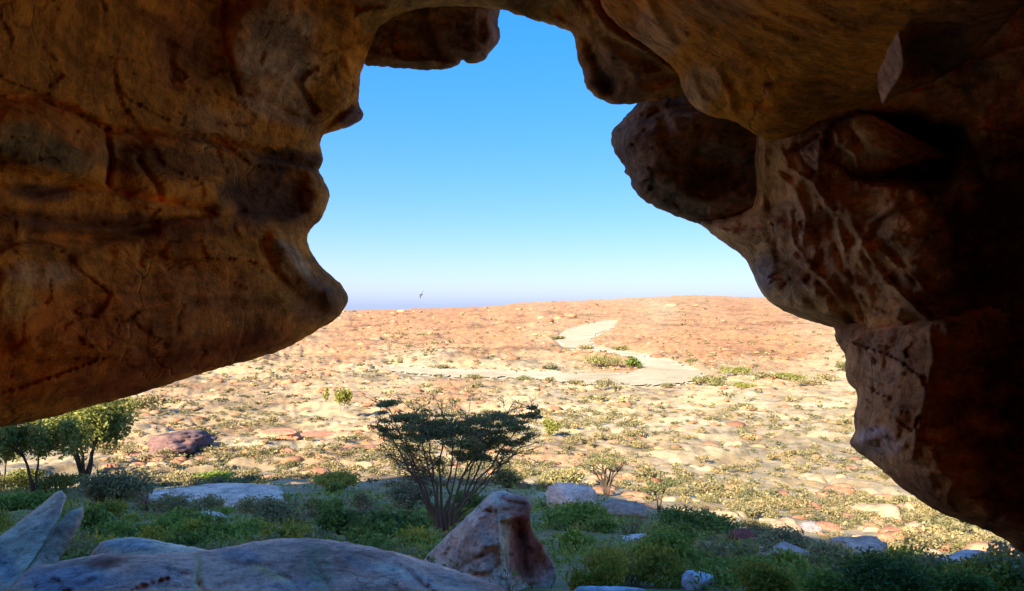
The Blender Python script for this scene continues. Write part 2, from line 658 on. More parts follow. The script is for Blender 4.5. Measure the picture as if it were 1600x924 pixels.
    c = mix(n, 0.85, c, ramp(n, a5, [(0.36, (0.30, 0.30, 0.26)), (0.48, (1, 1, 1)), (0.62, (1.25, 1.2, 1.1))]), 'MULTIPLY')
    c = mix(n, 0.8, c, ramp(n, a6, [(0.36, (0.45, 0.42, 0.38)), (0.5, (1, 1, 1)), (0.64, (1.15, 1.1, 1.0))]), 'MULTIPLY')
    sand = ramp(n, a2, [(0.3, (0.60, 0.50, 0.30)), (0.7, (0.70, 0.60, 0.40))])
    c = mix(n, sp.outputs[2], c, sand)
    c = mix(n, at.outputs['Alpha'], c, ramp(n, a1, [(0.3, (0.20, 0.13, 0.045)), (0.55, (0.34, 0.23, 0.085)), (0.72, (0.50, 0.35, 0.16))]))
    n.links.new(c, b.inputs['Base Color'])
    bp = N(n, 'ShaderNodeBump', i_Strength=0.6, i_Distance=0.4)
    n.links.new(mix(n, 0.4, a1, a4), bp.inputs['Height'])
    n.links.new(bp.outputs[0], b.inputs['Normal'])
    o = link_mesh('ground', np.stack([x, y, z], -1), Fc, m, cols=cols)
    tag(o, 'dry orange and straw coloured rocky plain sloping down to the horizon', None, kind='structure')


build_ground()


def build_river():
    q = RIVER
    xs = np.arange(580, 1105, 3.0)
    ys = np.arange(500, 606, 1.5)
    g = np.array([(a, b) for b in ys for a in xs])
    g = g[inside(g, q)]
    g = g[seg_dist(g, q) > 0.8]
    n = len(q)
    con = []
    for i in range(n):
        a, b = q[i], q[(i + 1) % n]
        k = max(1, int(np.linalg.norm(b - a) / 3))
        for t in range(k):
            con.append(a + (b - a) * t / k + RNG.normal(size=2) * np.array([3.6, 1.1]))
    pts = [Vector(p) for p in con] + [Vector(p) for p in g]
    ed = [(i, (i + 1) % len(con)) for i in range(len(con))]
    v, _, f, *_ = delaunay_2d_cdt(pts, ed, [], 1, 1e-4)
    v = np.array([tuple(p) for p in v])
    x, y, z = ground_px(v[:, 0], v[:, 1], base=True)
    z = z - 0.12 + 0.12 * fbm(np.stack([x, y, z], -1) / 15, 3)
    m, n_, b = new_mat('river_sand')
    pos = n_.nodes.new('ShaderNodeNewGeometry').outputs['Position']
    a1 = noise(n_, 0.05, 6, 0.65, pos, 0.5)
    a2 = noise(n_, 0.6, 5, 0.7, pos)
    a1 = mix(n_, 0.35, a1, a2)
    c = ramp(n_, a1, [(0.36, (0.36, 0.26, 0.13)), (0.5, (0.50, 0.40, 0.23)), (0.64, (0.60, 0.50, 0.32))])
    n_.links.new(c, b.inputs['Base Color'])
    o = link_mesh('dry_riverbed', np.stack([x, y, z], -1), [list(k) for k in f], m)
    tag(o, 'pale sand bed of a dry river winding across the plain', None, kind='structure')


build_river()


# ------------------------------------------------------------------ the rock shelter
CS = 0.6               # the shelter's size: its mouth stands about 4 m away


def tps(ctrl):
    c = np.array(ctrl, float)
    P = c[:, :2] / 400.0
    n = len(P)

    def U(r2):
        return r2 * np.log(np.maximum(r2, 1e-9))
    K = U(((P[:, None] - P[None]) ** 2).sum(-1)) + 0.02 * np.eye(n)
    A = np.zeros((n + 3, n + 3))
    A[:n, :n] = K
    A[:n, n] = 1
    A[:n, n + 1:] = P
    A[n:, :n] = A[:n, n:].T
    s = np.linalg.solve(A, np.concatenate([c[:, 2], [0, 0, 0]]))

    def f(q):
        q = np.asarray(q, float) / 400.0
        k = U(((q[:, None] - P[None]) ** 2).sum(-1))
        return k @ s[:n] + s[n] + q @ s[n + 1:]
    return f


def resample(poly, step, jit=0.0):
    poly = np.asarray(poly, float)
    outp = []
    n = len(poly)
    for i in range(n):
        a, b = poly[i], poly[(i + 1) % n]
        mid = (a + b) / 2
        inframe = -60 < mid[0] < 1660 and -60 < mid[1] < 990
        s = step if inframe else step * 8
        k = max(1, int(np.linalg.norm(b - a) / s))
        for t in range(k):
            outp.append(a + (b - a) * t / k)
    outp = np.array(outp)
    if jit:
        P = np.c_[outp, np.zeros(len(outp))]
        j = np.stack([fbm(P / 14, 3), fbm(P / 14 + 50, 3)], -1) * jit
        outp = outp + j
    return outp


def chaikin(poly, it=1):
    p = np.asarray(poly, float)
    for _ in range(it):
        q = np.roll(p, -1, 0)
        p = np.stack([p * 0.75 + q * 0.25, p * 0.25 + q * 0.75], 1).reshape(-1, 2)
    return p


def body(name, poly, ctrl, Rr, thick, mat, parent=None, step=4.5, base=(0.3, 0.2, 0.1), paint=(), strokes=(), lumps_=(),
         amp=0.05, nscale=1.2, ridge=0.03, jit=2.5, smooth_it=1, seed=0.0, strata=0.0, k=CS, chunk=0.015):
    """a closed rock: front relief, rounded rim, and a back as thick as `thick`"""
    con = resample(chaikin(poly, smooth_it), step, jit)
    lo, hi = con.min(0), con.max(0)
    pts = []
    x0, x1 = max(lo[0], -40), min(hi[0], 1640)
    y0, y1 = max(lo[1], -40), min(hi[1], 964)
    gx, gy = np.meshgrid(np.arange(x0, x1, step), np.arange(y0, y1, step))
    g = np.c_[gx.ravel(), gy.ravel()] + RNG.uniform(-0.3, 0.3, (gx.size, 2)) * step
    gx, gy = np.meshgrid(np.arange(lo[0], hi[0], 38), np.arange(lo[1], hi[1], 38))
    h = np.c_[gx.ravel(), gy.ravel()]
    h = h[(h[:, 0] < -50) | (h[:, 0] > 1650) | (h[:, 1] < -50) | (h[:, 1] > 974)]
    g = np.concatenate([g, h])
    g = g[inside(g, con)]
    dd = seg_dist(g, con)
    g = g[dd > step * 0.6]
    P2 = np.concatenate([con, g])
    ed = [(i, (i + 1) % len(con)) for i in range(len(con))]
    v, _, f, ov, *_ = delaunay_2d_cdt([Vector(p) for p in P2], ed, [], 1, 1e-5)
    v = np.array([tuple(p) for p in v])
    sd = seg_dist(v, con)
    Rr, thick = Rr * k, thick * k
    D = np.maximum(tps(ctrl)(v), 1.0) * k
    s = sd * D / F
    t = np.clip(1 - s / Rr, 0, 1)
    rnd = Rr * (1 - np.sqrt(np.maximum(1 - t * t, 0)))
    q = xyz(v[:, 0], v[:, 1], D)
    edge = sstep(0.0, 0.12 * k, s)
    qs = q / k
    disp = amp * 2 * fbm(qs * nscale + seed, 5, 0.52) + ridge * ridged(qs * nscale * 2.2 + 5 + seed, 4)
    if chunk:
        disp = disp + facets(qs * np.array([1.8, 1.0, 3.4]) + seed, chunk) + facets(qs * np.array([4.5, 2.5, 7.0]) + seed, chunk * 0.5)
    if strata:
        lay = qs[:, 2] * 5.0 + 0.8 * fbm(qs * 0.8 + 3, 3)
        disp = disp + strata * (terrace(lay * 1.3, 0.2) - lay * 1.3)
    off = np.zeros(len(v))
    for pl, wd, am in strokes:
        dl = seg_dist(v, np.array(pl, float), False)
        wob = 1 + 0.5 * fbm(np.c_[v, 0 * sd] / 30 + 8, 2)
        off -= am * np.exp(-(dl / (wd * wob)) ** 2)
    for cx, cy, rx, ry, rot, am in lumps_:
        c_, s_ = math.cos(R(rot)), math.sin(R(rot))
        a = ((v[:, 0] - cx) * c_ + (v[:, 1] - cy) * s_) / rx
        b_ = (-(v[:, 0] - cx) * s_ + (v[:, 1] - cy) * c_) / ry
        rr = a * a + b_ * b_ + 0.25 * fbm(np.c_[v, 0 * sd] / 40, 3)
        off -= am * (1 - sstep(0.25, 1.15, rr))
    front = D + rnd + (off - disp) * k * edge
    far_lim = D + Rr
    back = far_lim + Rr * np.sqrt(np.maximum(1 - t * t, 0)) * 0.8 + thick * sstep(0, Rr * 4, s)
    colr = np.empty((len(v), 3))
    colr[:] = base
    for cx, cy, rx, ry, rot, col, st in paint:
        c_, s_ = math.cos(R(rot)), math.sin(R(rot))
        a = ((v[:, 0] - cx) * c_ + (v[:, 1] - cy) * s_) / rx
        b_ = (-(v[:, 0] - cx) * s_ + (v[:, 1] - cy) * c_) / ry
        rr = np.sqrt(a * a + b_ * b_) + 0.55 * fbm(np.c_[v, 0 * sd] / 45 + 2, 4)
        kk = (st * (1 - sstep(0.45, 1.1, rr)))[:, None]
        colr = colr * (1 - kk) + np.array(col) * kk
    rim = sd < 1e-3
    n = len(v)
    VF = xyz(v[:, 0], v[:, 1], front)
    VB = xyz(v[:, 0], v[:, 1], back)
    inner = np.where(~rim)[0]
    bi = np.arange(n)
    bi[inner] = n + np.arange(len(inner))
    V = np.concatenate([VF, VB[inner]])
    colr = np.concatenate([colr, colr[inner]])
    fr = [list(k)[::-1] for k in f]
    fb = [[int(bi[i]) for i in k] for k in f]
    return link_mesh(name, V, fr + fb, mat, parent, cols=colr)


shelter = thing('rock_shelter', 'dark orange sandstone rock shelter framing the whole view', 'rock shelter')
shelter['kind'] = 'structure'

OCH = (0.88, 0.34, 0.035)
RUST = (0.84, 0.23, 0.022)
BROWN = (0.17, 0.085, 0.035)
PALE = (0.70, 0.50, 0.27)
PINK = (0.66, 0.42, 0.30)
DARK = (0.14, 0.065, 0.035)  # plain dark brown for the dark patches
GREYB = (0.24, 0.17, 0.12)

LEFT = [(-1000, -900), (560, -900), (610, -60), (600, 20), (585, 60), (568, 99), (564, 114), (561, 144), (560, 163), (569, 176), (567, 187), (545, 200),
        (515, 207), (502, 212), (500, 231), (506, 250), (501, 262), (497, 267), (508, 284), (516, 303), (513, 318), (508, 330), (501, 343),
        (488, 356), (479, 369), (485, 393), (504, 420), (527, 438), (542, 456), (544, 468), (540, 480), (527, 499), (500, 514), (455, 541), (417, 556),
        (322, 581), (265, 601), (189, 624), (125, 639), (76, 654), (0, 668), (-200, 700), (-1000, 800)]
o = body('overhang', LEFT,
         [(545, 465, 6.3), (500, 300, 6.2), (560, 140, 6.5), (560, 40, 6.2), (0, 668, 3.3), (250, 610, 4.3), (430, 545, 5.4), (200, 400, 4.2), (400, 400, 5.2),
          (0, 0, 3.0), (200, 50, 4.2), (400, 50, 5.5), (0, 350, 3.25), (-400, 400, 2.3), (-1000, 400, 1.7), (300, 550, 4.6), (100, 600, 3.6), (300, 230, 4.9),
          (-400, -400, 2.0), (300, -400, 3.4), (300, -880, 2.4), (560, -880, 2.5), (-1000, -880, 1.6), (-1000, 790, 1.7)],
         0.28, 1.6, M_CAVE, shelter, base=OCH, amp=0.05, nscale=1.0, ridge=0.03, strata=0.014, step=3.8, chunk=0.028,
         paint=[(200, 100, 280, 110, 0, (0.60, 0.24, 0.03), 0.8), (220, 250, 300, 30, 4, (0.34, 0.16, 0.05), 0.7), (160, 350, 260, 24, 2, (0.24, 0.09, 0.03), 0.8), (330, 470, 120, 60, -10, (0.90, 0.30, 0.03), 0.6), (110, 540, 300, 110, -10, RUST, 0.9), (330, 480, 190, 100, 0, (0.60, 0.22, 0.04), 0.9),
                (430, 70, 85, 95, 10, PALE, 0.85), (520, 60, 30, 110, 5, (0.80, 0.36, 0.06), 0.9), (420, 310, 90, 60, 0, DARK, 0.85), (460, 250, 70, 22, 5, (0.08, 0.04, 0.03), 0.8),  # dark patch on the hollow is shade put into the colour
                (60, 230, 110, 40, 12, (0.40, 0.28, 0.09), 0.8), (120, 215, 60, 18, 25, (0.80, 0.30, 0.05), 0.9), (60, 300, 60, 18, 5, DARK, 0.8),
                (60, 430, 80, 26, 0, (0.78, 0.50, 0.22), 0.7), (25, 470, 40, 40, 0, (0.82, 0.42, 0.08), 0.8), (450, 405, 22, 60, -40, PALE, 0.75), (500, 470, 60, 50, 0, (0.30, 0.13, 0.05), 0.9),
                (440, 170, 80, 30, 15, (0.72, 0.42, 0.18), 0.8), (330, 200, 60, 40, 0, (0.72, 0.38, 0.12), 0.7), (290, 60, 60, 100, 0, (0.40, 0.13, 0.04), 0.7), (300, 560, 240, 34, -16, (0.50, 0.11, 0.018), 0.8),
                (550, 185, 30, 18, -20, (0.2, 0.12, 0.12), 0.8), (430, 440, 50, 60, 0, (0.75, 0.33, 0.06), .6)],
         strokes=[([(-20, 150), (60, 155), (110, 172), (165, 202), (200, 205), (330, 218), (420, 240), (500, 262)], 6, -0.13),
                  ([(165, 202), (172, 250), (168, 285)], 5, -0.09), ([(0, 290), (60, 300), (120, 290), (190, 300), (330, 330)], 6, -0.08),
                  ([(0, 330), (90, 345), (180, 352), (260, 345), (380, 330)], 5, -0.08), ([(40, 370), (150, 375), (240, 360)], 9, -0.10),
                  ([(350, 0), (350, 60), (362, 110), (372, 145)], 3.5, -0.07), ([(500, 210), (530, 180), (560, 160)], 5, -0.10), ([(540, 95), (556, 130), (561, 150)], 4, 0.05),
                  ([(372, 145), (430, 165), (480, 190)], 6, -0.05), ([(430, 370), (450, 400), (480, 440), (510, 460)], 12, 0.10), ([(410, 380), (425, 420), (460, 460), (500, 485)], 7, -0.06),
                  ([(0, 395), (100, 390), (220, 385), (330, 395)], 18, 0.06), ([(215, 250), (245, 290), (250, 310)], 4, -0.05), ([(260, 60), (270, 130)], 12, -0.06)],
         lumps_=[(430, 70, 90, 100, 10, 0.14), (70, 225, 120, 55, 15, 0.16), (420, 300, 85, 45, 0, -0.18), (495, 305, 30, 35, 0, 0.10), (150, 480, 220, 90, 0, 0.12), (260, 260, 80, 50, 0, 0.08), (530, 465, 30, 25, 0, .08)])
o['label'] = 'bulging rust brown overhang on the left with dark cracks'

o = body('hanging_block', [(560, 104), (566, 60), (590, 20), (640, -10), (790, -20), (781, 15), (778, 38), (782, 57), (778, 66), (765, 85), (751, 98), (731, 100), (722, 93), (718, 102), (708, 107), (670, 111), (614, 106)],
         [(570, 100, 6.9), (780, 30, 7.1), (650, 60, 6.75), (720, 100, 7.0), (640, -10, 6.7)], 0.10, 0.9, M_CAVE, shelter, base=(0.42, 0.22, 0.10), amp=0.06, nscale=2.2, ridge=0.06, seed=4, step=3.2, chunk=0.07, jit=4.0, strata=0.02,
         paint=[(610, 80, 60, 30, 0, (0.66, 0.36, 0.14), 0.8), (730, 50, 60, 40, 0, (0.34, 0.15, 0.08), 0.8)], strokes=[([(660, 20), (672, 60), (690, 100)], 10, -0.12)],
         lumps_=[(730, 50, 60, 50, 0, 0.12)])
o['label'] = 'dark brown block hanging from the roof at the top of the opening'

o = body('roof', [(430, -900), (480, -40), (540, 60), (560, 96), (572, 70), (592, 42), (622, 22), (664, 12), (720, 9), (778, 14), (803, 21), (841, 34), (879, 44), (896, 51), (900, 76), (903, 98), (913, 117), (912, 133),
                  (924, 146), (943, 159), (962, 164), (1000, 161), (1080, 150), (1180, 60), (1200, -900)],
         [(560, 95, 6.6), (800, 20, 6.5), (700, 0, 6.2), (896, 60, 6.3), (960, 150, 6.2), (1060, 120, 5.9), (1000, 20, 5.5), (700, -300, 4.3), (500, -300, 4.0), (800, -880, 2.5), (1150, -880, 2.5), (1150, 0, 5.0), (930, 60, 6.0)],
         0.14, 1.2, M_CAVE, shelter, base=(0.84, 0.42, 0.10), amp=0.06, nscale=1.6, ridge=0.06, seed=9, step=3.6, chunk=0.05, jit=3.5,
         paint=[(520, 20, 40, 90, 0, (0.88, 0.34, 0.05), 0.8), (960, 120, 70, 60, 20, (0.42, 0.24, 0.13), 0.9), (945, 135, 22, 20, 0, (0.14, 0.08, 0.06), 0.8), (720, 4, 200, 14, 0, (0.78, 0.50, 0.18), 0.7), (1000, 40, 50, 30, 40, DARK, 0.5)],
         strokes=[([(890, 0), (930, 40), (960, 90), (1000, 110)], 14, 0.10), ([(920, 0), (950, 45), (1000, 75), (1050, 110)], 7, 0.16), ([(915, 60), (935, 110), (950, 140)], 8, -0.1), ([(560, 90), (600, 40), (650, 14), (720, 6)], 6, 0.08)],
         lumps_=[(945, 135, 26, 22, 20, -0.1), (1020, 110, 40, 30, 30, -0.08)])

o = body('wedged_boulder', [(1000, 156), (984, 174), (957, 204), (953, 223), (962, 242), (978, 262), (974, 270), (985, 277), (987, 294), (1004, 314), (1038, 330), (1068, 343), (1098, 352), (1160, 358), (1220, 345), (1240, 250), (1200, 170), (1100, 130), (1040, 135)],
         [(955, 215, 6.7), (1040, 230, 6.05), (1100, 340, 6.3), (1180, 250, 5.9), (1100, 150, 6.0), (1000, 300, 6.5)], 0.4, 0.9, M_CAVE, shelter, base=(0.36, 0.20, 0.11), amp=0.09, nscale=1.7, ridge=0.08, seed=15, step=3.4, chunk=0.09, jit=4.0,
         paint=[(1130, 240, 50, 30, 0, (0.44, 0.32, 0.16), 0.5), (1060, 190, 60, 40, 0, (0.46, 0.28, 0.16), 0.7), (1140, 330, 90, 14, 10, (0.66, 0.42, 0.22), 0.7), (1100, 290, 80, 40, 0, DARK, 0.6)],
         strokes=[([(1000, 160), (1050, 150), (1090, 140)], 6, -0.1), ([(1030, 165), (1045, 215), (1040, 260)], 12, -0.08), ([(1070, 150), (1090, 200), (1085, 240)], 10, -0.06)],
         lumps_=[(1110, 270, 60, 45, 0, -0.2), (1010, 240, 50, 60, 0, 0.1)])
o['label'] = 'dark rounded boulder bulging into the opening from the right'

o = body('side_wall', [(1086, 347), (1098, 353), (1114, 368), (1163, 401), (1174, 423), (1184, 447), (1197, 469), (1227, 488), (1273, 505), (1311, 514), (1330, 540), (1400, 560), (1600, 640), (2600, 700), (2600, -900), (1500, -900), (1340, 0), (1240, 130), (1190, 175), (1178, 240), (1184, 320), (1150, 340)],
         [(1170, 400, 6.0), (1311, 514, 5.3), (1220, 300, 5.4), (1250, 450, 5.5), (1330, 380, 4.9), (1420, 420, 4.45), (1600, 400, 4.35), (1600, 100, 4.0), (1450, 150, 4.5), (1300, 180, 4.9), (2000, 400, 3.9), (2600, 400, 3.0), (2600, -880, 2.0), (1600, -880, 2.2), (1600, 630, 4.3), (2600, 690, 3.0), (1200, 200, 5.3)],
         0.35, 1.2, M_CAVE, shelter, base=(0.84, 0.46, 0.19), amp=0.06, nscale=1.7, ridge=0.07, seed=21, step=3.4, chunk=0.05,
         paint=[(1610, 420, 230, 330, 0, (0.13, 0.06, 0.03), 0.97), (1440, 230, 110, 60, 10, (0.14, 0.08, 0.045), 0.95), (1290, 480, 60, 30, 20, (0.80, 0.46, 0.16), 0.8), (1205, 270, 24, 90, 0, (0.82, 0.48, 0.16), 0.8), (1195, 420, 22, 40, 0, (0.42, 0.36, 0.34), 0.7),  # shade of the inward-facing right side and of the hollow, painted dark
                (1280, 240, 45, 40, 0, PINK, 0.7), (1260, 360, 60, 60, 0, PINK, 0.5), (1390, 370, 60, 40, 30, (0.50, 0.38, 0.20), 0.6)],
         strokes=[([(1190, 200), (1192, 260), (1190, 330), (1150, 345)], 6, 0.12), ([(1215, 270), (1245, 300), (1260, 340), (1255, 380)], 4, 0.07), ([(1230, 240), (1250, 230), (1290, 205)], 4, -0.07),
                  ([(1220, 230), (1232, 260), (1270, 285), (1290, 320), (1288, 360)], 3, 0.06), ([(1245, 225), (1255, 255), (1285, 280), (1310, 330)], 3, -0.05), ([(1300, 330), (1318, 380), (1322, 430), (1350, 480)], 4, 0.06),
                  ([(1290, 190), (1280, 240), (1275, 290), (1300, 330), (1330, 330)], 4, 0.08), ([(1265, 330), (1285, 400), (1260, 440)], 5, -0.07), ([(1300, 370), (1330, 440), (1350, 500)], 6, -0.07), ([(1330, 350), (1370, 420), (1420, 470), (1460, 510)], 6, 0.10),
                  ([(1240, 400), (1290, 440), (1320, 480)], 5, 0.08), ([(1210, 380), (1225, 440), (1240, 470)], 5, -0.05), ([(1320, 490), (1350, 520), (1400, 520)], 6, -0.10), ([(1380, 380), (1430, 440)], 5, -.06), ([(1400, 320), (1360, 350), (1340, 390)], 5, .07),
                  ([(1235, 330), (1240, 380), (1270, 420), (1275, 460)], 3, 0.05), ([(1350, 400), (1400, 445), (1450, 490)], 4, -0.05), ([(1370, 390), (1420, 425), (1470, 480)], 3, 0.05)],
         lumps_=[(1410, 235, 130, 62, 8, -0.75), (1270, 480, 60, 34, 25, 0.12), (1290, 350, 22, 34, 10, -0.10), (1375, 430, 40, 30, 30, -0.08), (1250, 250, 40, 30, 0, 0.06)])
o['label'] = 'pitted and fluted brown rock wall on the right fading into darkness'

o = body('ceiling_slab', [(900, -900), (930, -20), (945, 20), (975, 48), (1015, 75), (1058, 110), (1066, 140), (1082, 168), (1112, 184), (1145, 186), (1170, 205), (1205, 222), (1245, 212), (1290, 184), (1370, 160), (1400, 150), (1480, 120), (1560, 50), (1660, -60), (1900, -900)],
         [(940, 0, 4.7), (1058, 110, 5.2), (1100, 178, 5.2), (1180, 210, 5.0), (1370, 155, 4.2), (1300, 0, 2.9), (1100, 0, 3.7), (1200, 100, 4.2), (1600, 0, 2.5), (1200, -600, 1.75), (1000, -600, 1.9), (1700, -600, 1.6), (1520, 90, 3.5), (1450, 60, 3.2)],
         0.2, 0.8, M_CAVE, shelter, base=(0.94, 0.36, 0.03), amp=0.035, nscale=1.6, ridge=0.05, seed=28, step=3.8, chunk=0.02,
         paint=[(1030, 50, 50, 50, 0, (0.70, 0.42, 0.20), 0.7), (1090, 140, 40, 50, 30, (0.84, 0.52, 0.22), 0.7), (1560, 20, 130, 90, 0, (0.30, 0.13, 0.06), 0.9), (1462, 80, 58, 66, -15, (0.16, 0.07, 0.04), 0.95), (1130, 10, 60, 30, 0, (0.6, 0.3, 0.10), 0.7), (1440, 145, 60, 14, -20, (0.6, 0.34, 0.24), 0.7), (1300, 150, 100, 22, -12, (.7, .30, .06), .7)],  # dark patch right of the flake paints the shade of its recess
         strokes=[([(1010, 0), (1030, 45), (1060, 80), (1080, 120), (1100, 165)], 9, 0.08), ([(1120, 110), (1140, 150), (1145, 180)], 6, 0.06), ([(1150, 165), (1200, 160)], 7, -0.05), ([(1240, 30), (1300, 25), (1340, 40)], 9, -0.03)],
         lumps_=[(1462, 84, 58, 62, -20, -0.3), (980, 20, 30, 25, 30, -0.1)])
o['label'] = 'rough orange ceiling slab slanting across the upper right'

o = body('rock_flake', [(1393, 26), (1403, 40), (1409, 70), (1413, 104), (1402, 128), (1388, 148), (1379, 166), (1372, 140), (1370, 108), (1381, 66)],
         [(1393, 26, 3.10), (1412, 100, 3.30), (1372, 110, 3.75), (1380, 162, 3.95), (1398, 70, 3.25)], 0.012, 0.5, M_CAVE, shelter, base=(0.76, 0.46, 0.31), amp=0.012, nscale=3, ridge=0.012, jit=1.5, step=3.0, smooth_it=0, chunk=0.01)
o['label'] = 'pale pink flake of rock standing out of the ceiling'

o = body('rock_horn', [(1240, 220), (1280, 196), (1318, 180), (1352, 175), (1380, 186), (1408, 204), (1450, 224), (1474, 241), (1472, 252), (1430, 258), (1392, 266), (1360, 282), (1320, 296), (1270, 280), (1240, 255)],
         [(1245, 235, 5.35), (1300, 225, 4.95), (1340, 215, 4.62), (1400, 230, 4.55), (1476, 247, 4.75), (1340, 280, 4.85), (1280, 275, 5.2)], 0.22, 0.3, M_CAVE, shelter, base=(0.84, 0.56, 0.24), amp=0.035, nscale=2.4, ridge=0.04, jit=2.0, step=3.2, seed=2, chunk=0.02,
         paint=[(1330, 262, 30, 20, 0, PALE, 0.6), (1300, 215, 50, 30, 0, PINK, 0.6), (1430, 240, 50, 14, 20, (0.42, 0.26, 0.10), 0.6)], strokes=[([(1305, 205), (1310, 225), (1335, 240), (1340, 262)], 4, 0.06), ([(1325, 192), (1340, 225)], 8, -0.10), ([(1312, 235), (1300, 262)], 6, -0.08), ([(1360, 250), (1420, 256)], 6, -0.06)])
o['label'] = 'pale horn of rock pointing right out of a dark hollow'

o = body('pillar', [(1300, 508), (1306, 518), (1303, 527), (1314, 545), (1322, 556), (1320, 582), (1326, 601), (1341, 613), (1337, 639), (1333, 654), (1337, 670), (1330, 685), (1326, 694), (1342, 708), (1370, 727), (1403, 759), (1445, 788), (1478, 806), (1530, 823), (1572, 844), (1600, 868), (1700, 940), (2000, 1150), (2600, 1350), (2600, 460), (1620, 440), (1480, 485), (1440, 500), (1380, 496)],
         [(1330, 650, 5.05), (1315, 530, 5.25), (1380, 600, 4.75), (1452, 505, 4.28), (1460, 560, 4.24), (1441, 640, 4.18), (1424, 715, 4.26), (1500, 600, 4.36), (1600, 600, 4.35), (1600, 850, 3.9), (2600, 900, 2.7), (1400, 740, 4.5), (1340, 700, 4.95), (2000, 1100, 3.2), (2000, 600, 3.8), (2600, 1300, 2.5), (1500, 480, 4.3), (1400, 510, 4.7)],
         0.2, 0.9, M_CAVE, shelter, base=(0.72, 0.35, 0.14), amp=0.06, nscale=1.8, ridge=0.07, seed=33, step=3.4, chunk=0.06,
         paint=[(1380, 560, 50, 70, 0, (0.62, 0.34, 0.18), 0.7), (1370, 690, 50, 26, 10, (0.62, 0.44, 0.38), 0.8), (1445, 600, 9, 130, 3, (0.72, 0.40, 0.17), 0.6), (1700, 700, 240, 330, 0, (0.12, 0.045, 0.025), 0.97), (1430, 760, 50, 30, 30, (0.34, 0.15, 0.07), 0.8)],  # lit ridge painted pale, unlit right side painted dark
         strokes=[([(1452, 500), (1458, 560), (1440, 640), (1426, 715)], 5, 0.06), ([(1428, 560), (1420, 640), (1412, 690)], 12, -0.03), ([(1330, 690), (1370, 680), (1400, 700), (1420, 690)], 7, 0.06), ([(1345, 705), (1385, 712)], 6, -0.06), ([(1360, 640), (1345, 600), (1350, 550)], 9, -0.05)],
         lumps_=[(1350, 640, 20, 30, 0, -0.05)])
o['label'] = 'square brown rock pillar at the right edge of the opening'


def back_wall():
    rows, n = 60, 96
    V, Cc = [], []
    for i in range(rows):
        t = i / (rows - 1)
        y = 2.3 - 8.6 * t
        sc = math.sqrt(max(1 - (max(-y, 0) / 6.32) ** 2, 0.0))
        for k in range(n):
            a = 2 * math.pi * k / n
            ca, sa = math.cos(a), math.sin(a)
            x = 1.05 + math.copysign(abs(ca) ** 0.7, ca) * 3.7 * sc
            z = math.copysign(abs(sa) ** 0.7, sa) * (2.15 if sa > 0 else 2.5) * sc
            V.append((x, y, z))
    V = np.array(V)
    V += (fbm(V * 0.7 + 3, 4) * 0.55)[:, None] * np.array([0.5, 0, 0.5])
    f = []
    for i in range(rows - 1):
        for k in range(n):
            k2 = (k + 1) % n
            f.append((i * n + k, (i + 1) * n + k, (i + 1) * n + k2, i * n + k2))
    V = V * np.array([CS, CS, 1]) * np.where(V[:, 2:3] > 0, np.array([[1, 1, CS]]), 1.0)
    cols = np.empty((len(V), 3))
    cols[:] = (0.84, 0.38, 0.08)
    link_mesh('back_wall', V, f, M_BACK, shelter, cols=cols)


back_wall()


# the hill the shelter is cut into; it throws the long morning shade over the slope in front
def build_hill():
    # the crest stands so that its shadow ends along the shade edge of the slope
    ex, ey, ez = ground_px([0, 150, 330, 450, 640, 800, 1000, 1200, 1400, 1600], [786, 778, 764, 757, 752, 756, 792, 842, 872, 905], base=True)
    crest = [(-150, 0, -12.0), (-75, 0, -6.0), (-64, 0, 4.0)]
    for x, y, z in zip(ex, ey, ez):
        t = (y + 8) / -SUN_H.y
        crest.append((x + SUN_H.x * t, 0, z + t * math.tan(SUN_EL)))
    crest += [(8, 0, 7.0), (30, 0, 4.0), (80, 0, -2.0)]
    crest = np.array(crest)
    crest = crest[np.argsort(crest[:, 0])]
    xs = np.linspace(-150, 80, 150)
    cy = np.full(len(xs), -8.0)
    cz = np.interp(xs, crest[:, 0], crest[:, 2])
    dx = np.gradient(cy, xs)
    V = []
    prof = [(-70, None), (-45, 0.35), (-25, 0.72), (-12, 0.92), (-5, 0.985), (0, 1.0), (3, 0.97), (6, 0.86), (9, 0.62), (12, 0.30), (15, None)]
    for i, x in enumerate(xs):
        nx, ny = -dx[i], 1.0
        l = math.hypot(nx, ny)
        nx, ny = nx / l, ny / l
        over = abs(x - 0.5) < 5.4
        for (o_, h) in prof:
            if over and o_ > 0:
                k = o_ / 15.0
                V.append((x, cy[i] + (3.4 - cy[i]) * k, cz[i] * (1 - k) + 2.6 * k))
                continue
            px_, py_ = x + nx * o_, cy[i] + ny * o_
            if py_ > 3 and x < 0:
                px_ = min(px_, -0.86 * py_ - 3)
            elif py_ > 3:
                px_ = max(px_, 0.86 * py_ + 2)
            g = float(z_base(np.array([px_]), np.array([max(py_, 3.0)]))[0]) - 1.0
            V.append((px_, py_, g if h is None else g + (cz[i] - g) * h))
    V = np.array(V)
    k = len(prof)
    V[:, 2] += 0.25 * fbm(V * 0.3, 3)
    n = len(xs)
    f = [(i * k + j, (i + 1) * k + j, (i + 1) * k + j + 1, i * k + j + 1) for i in range(n - 1) for j in range(k - 1)]
    cols = np.empty((len(V), 3))
    cols[:] = (0.58, 0.38, 0.22)
    o = link_mesh('hill', V, f, M_FAR_ROCK, cols=cols)
    tag(o, 'rocky hill above the shelter that shades the near slope', None, kind='structure')


build_hill()

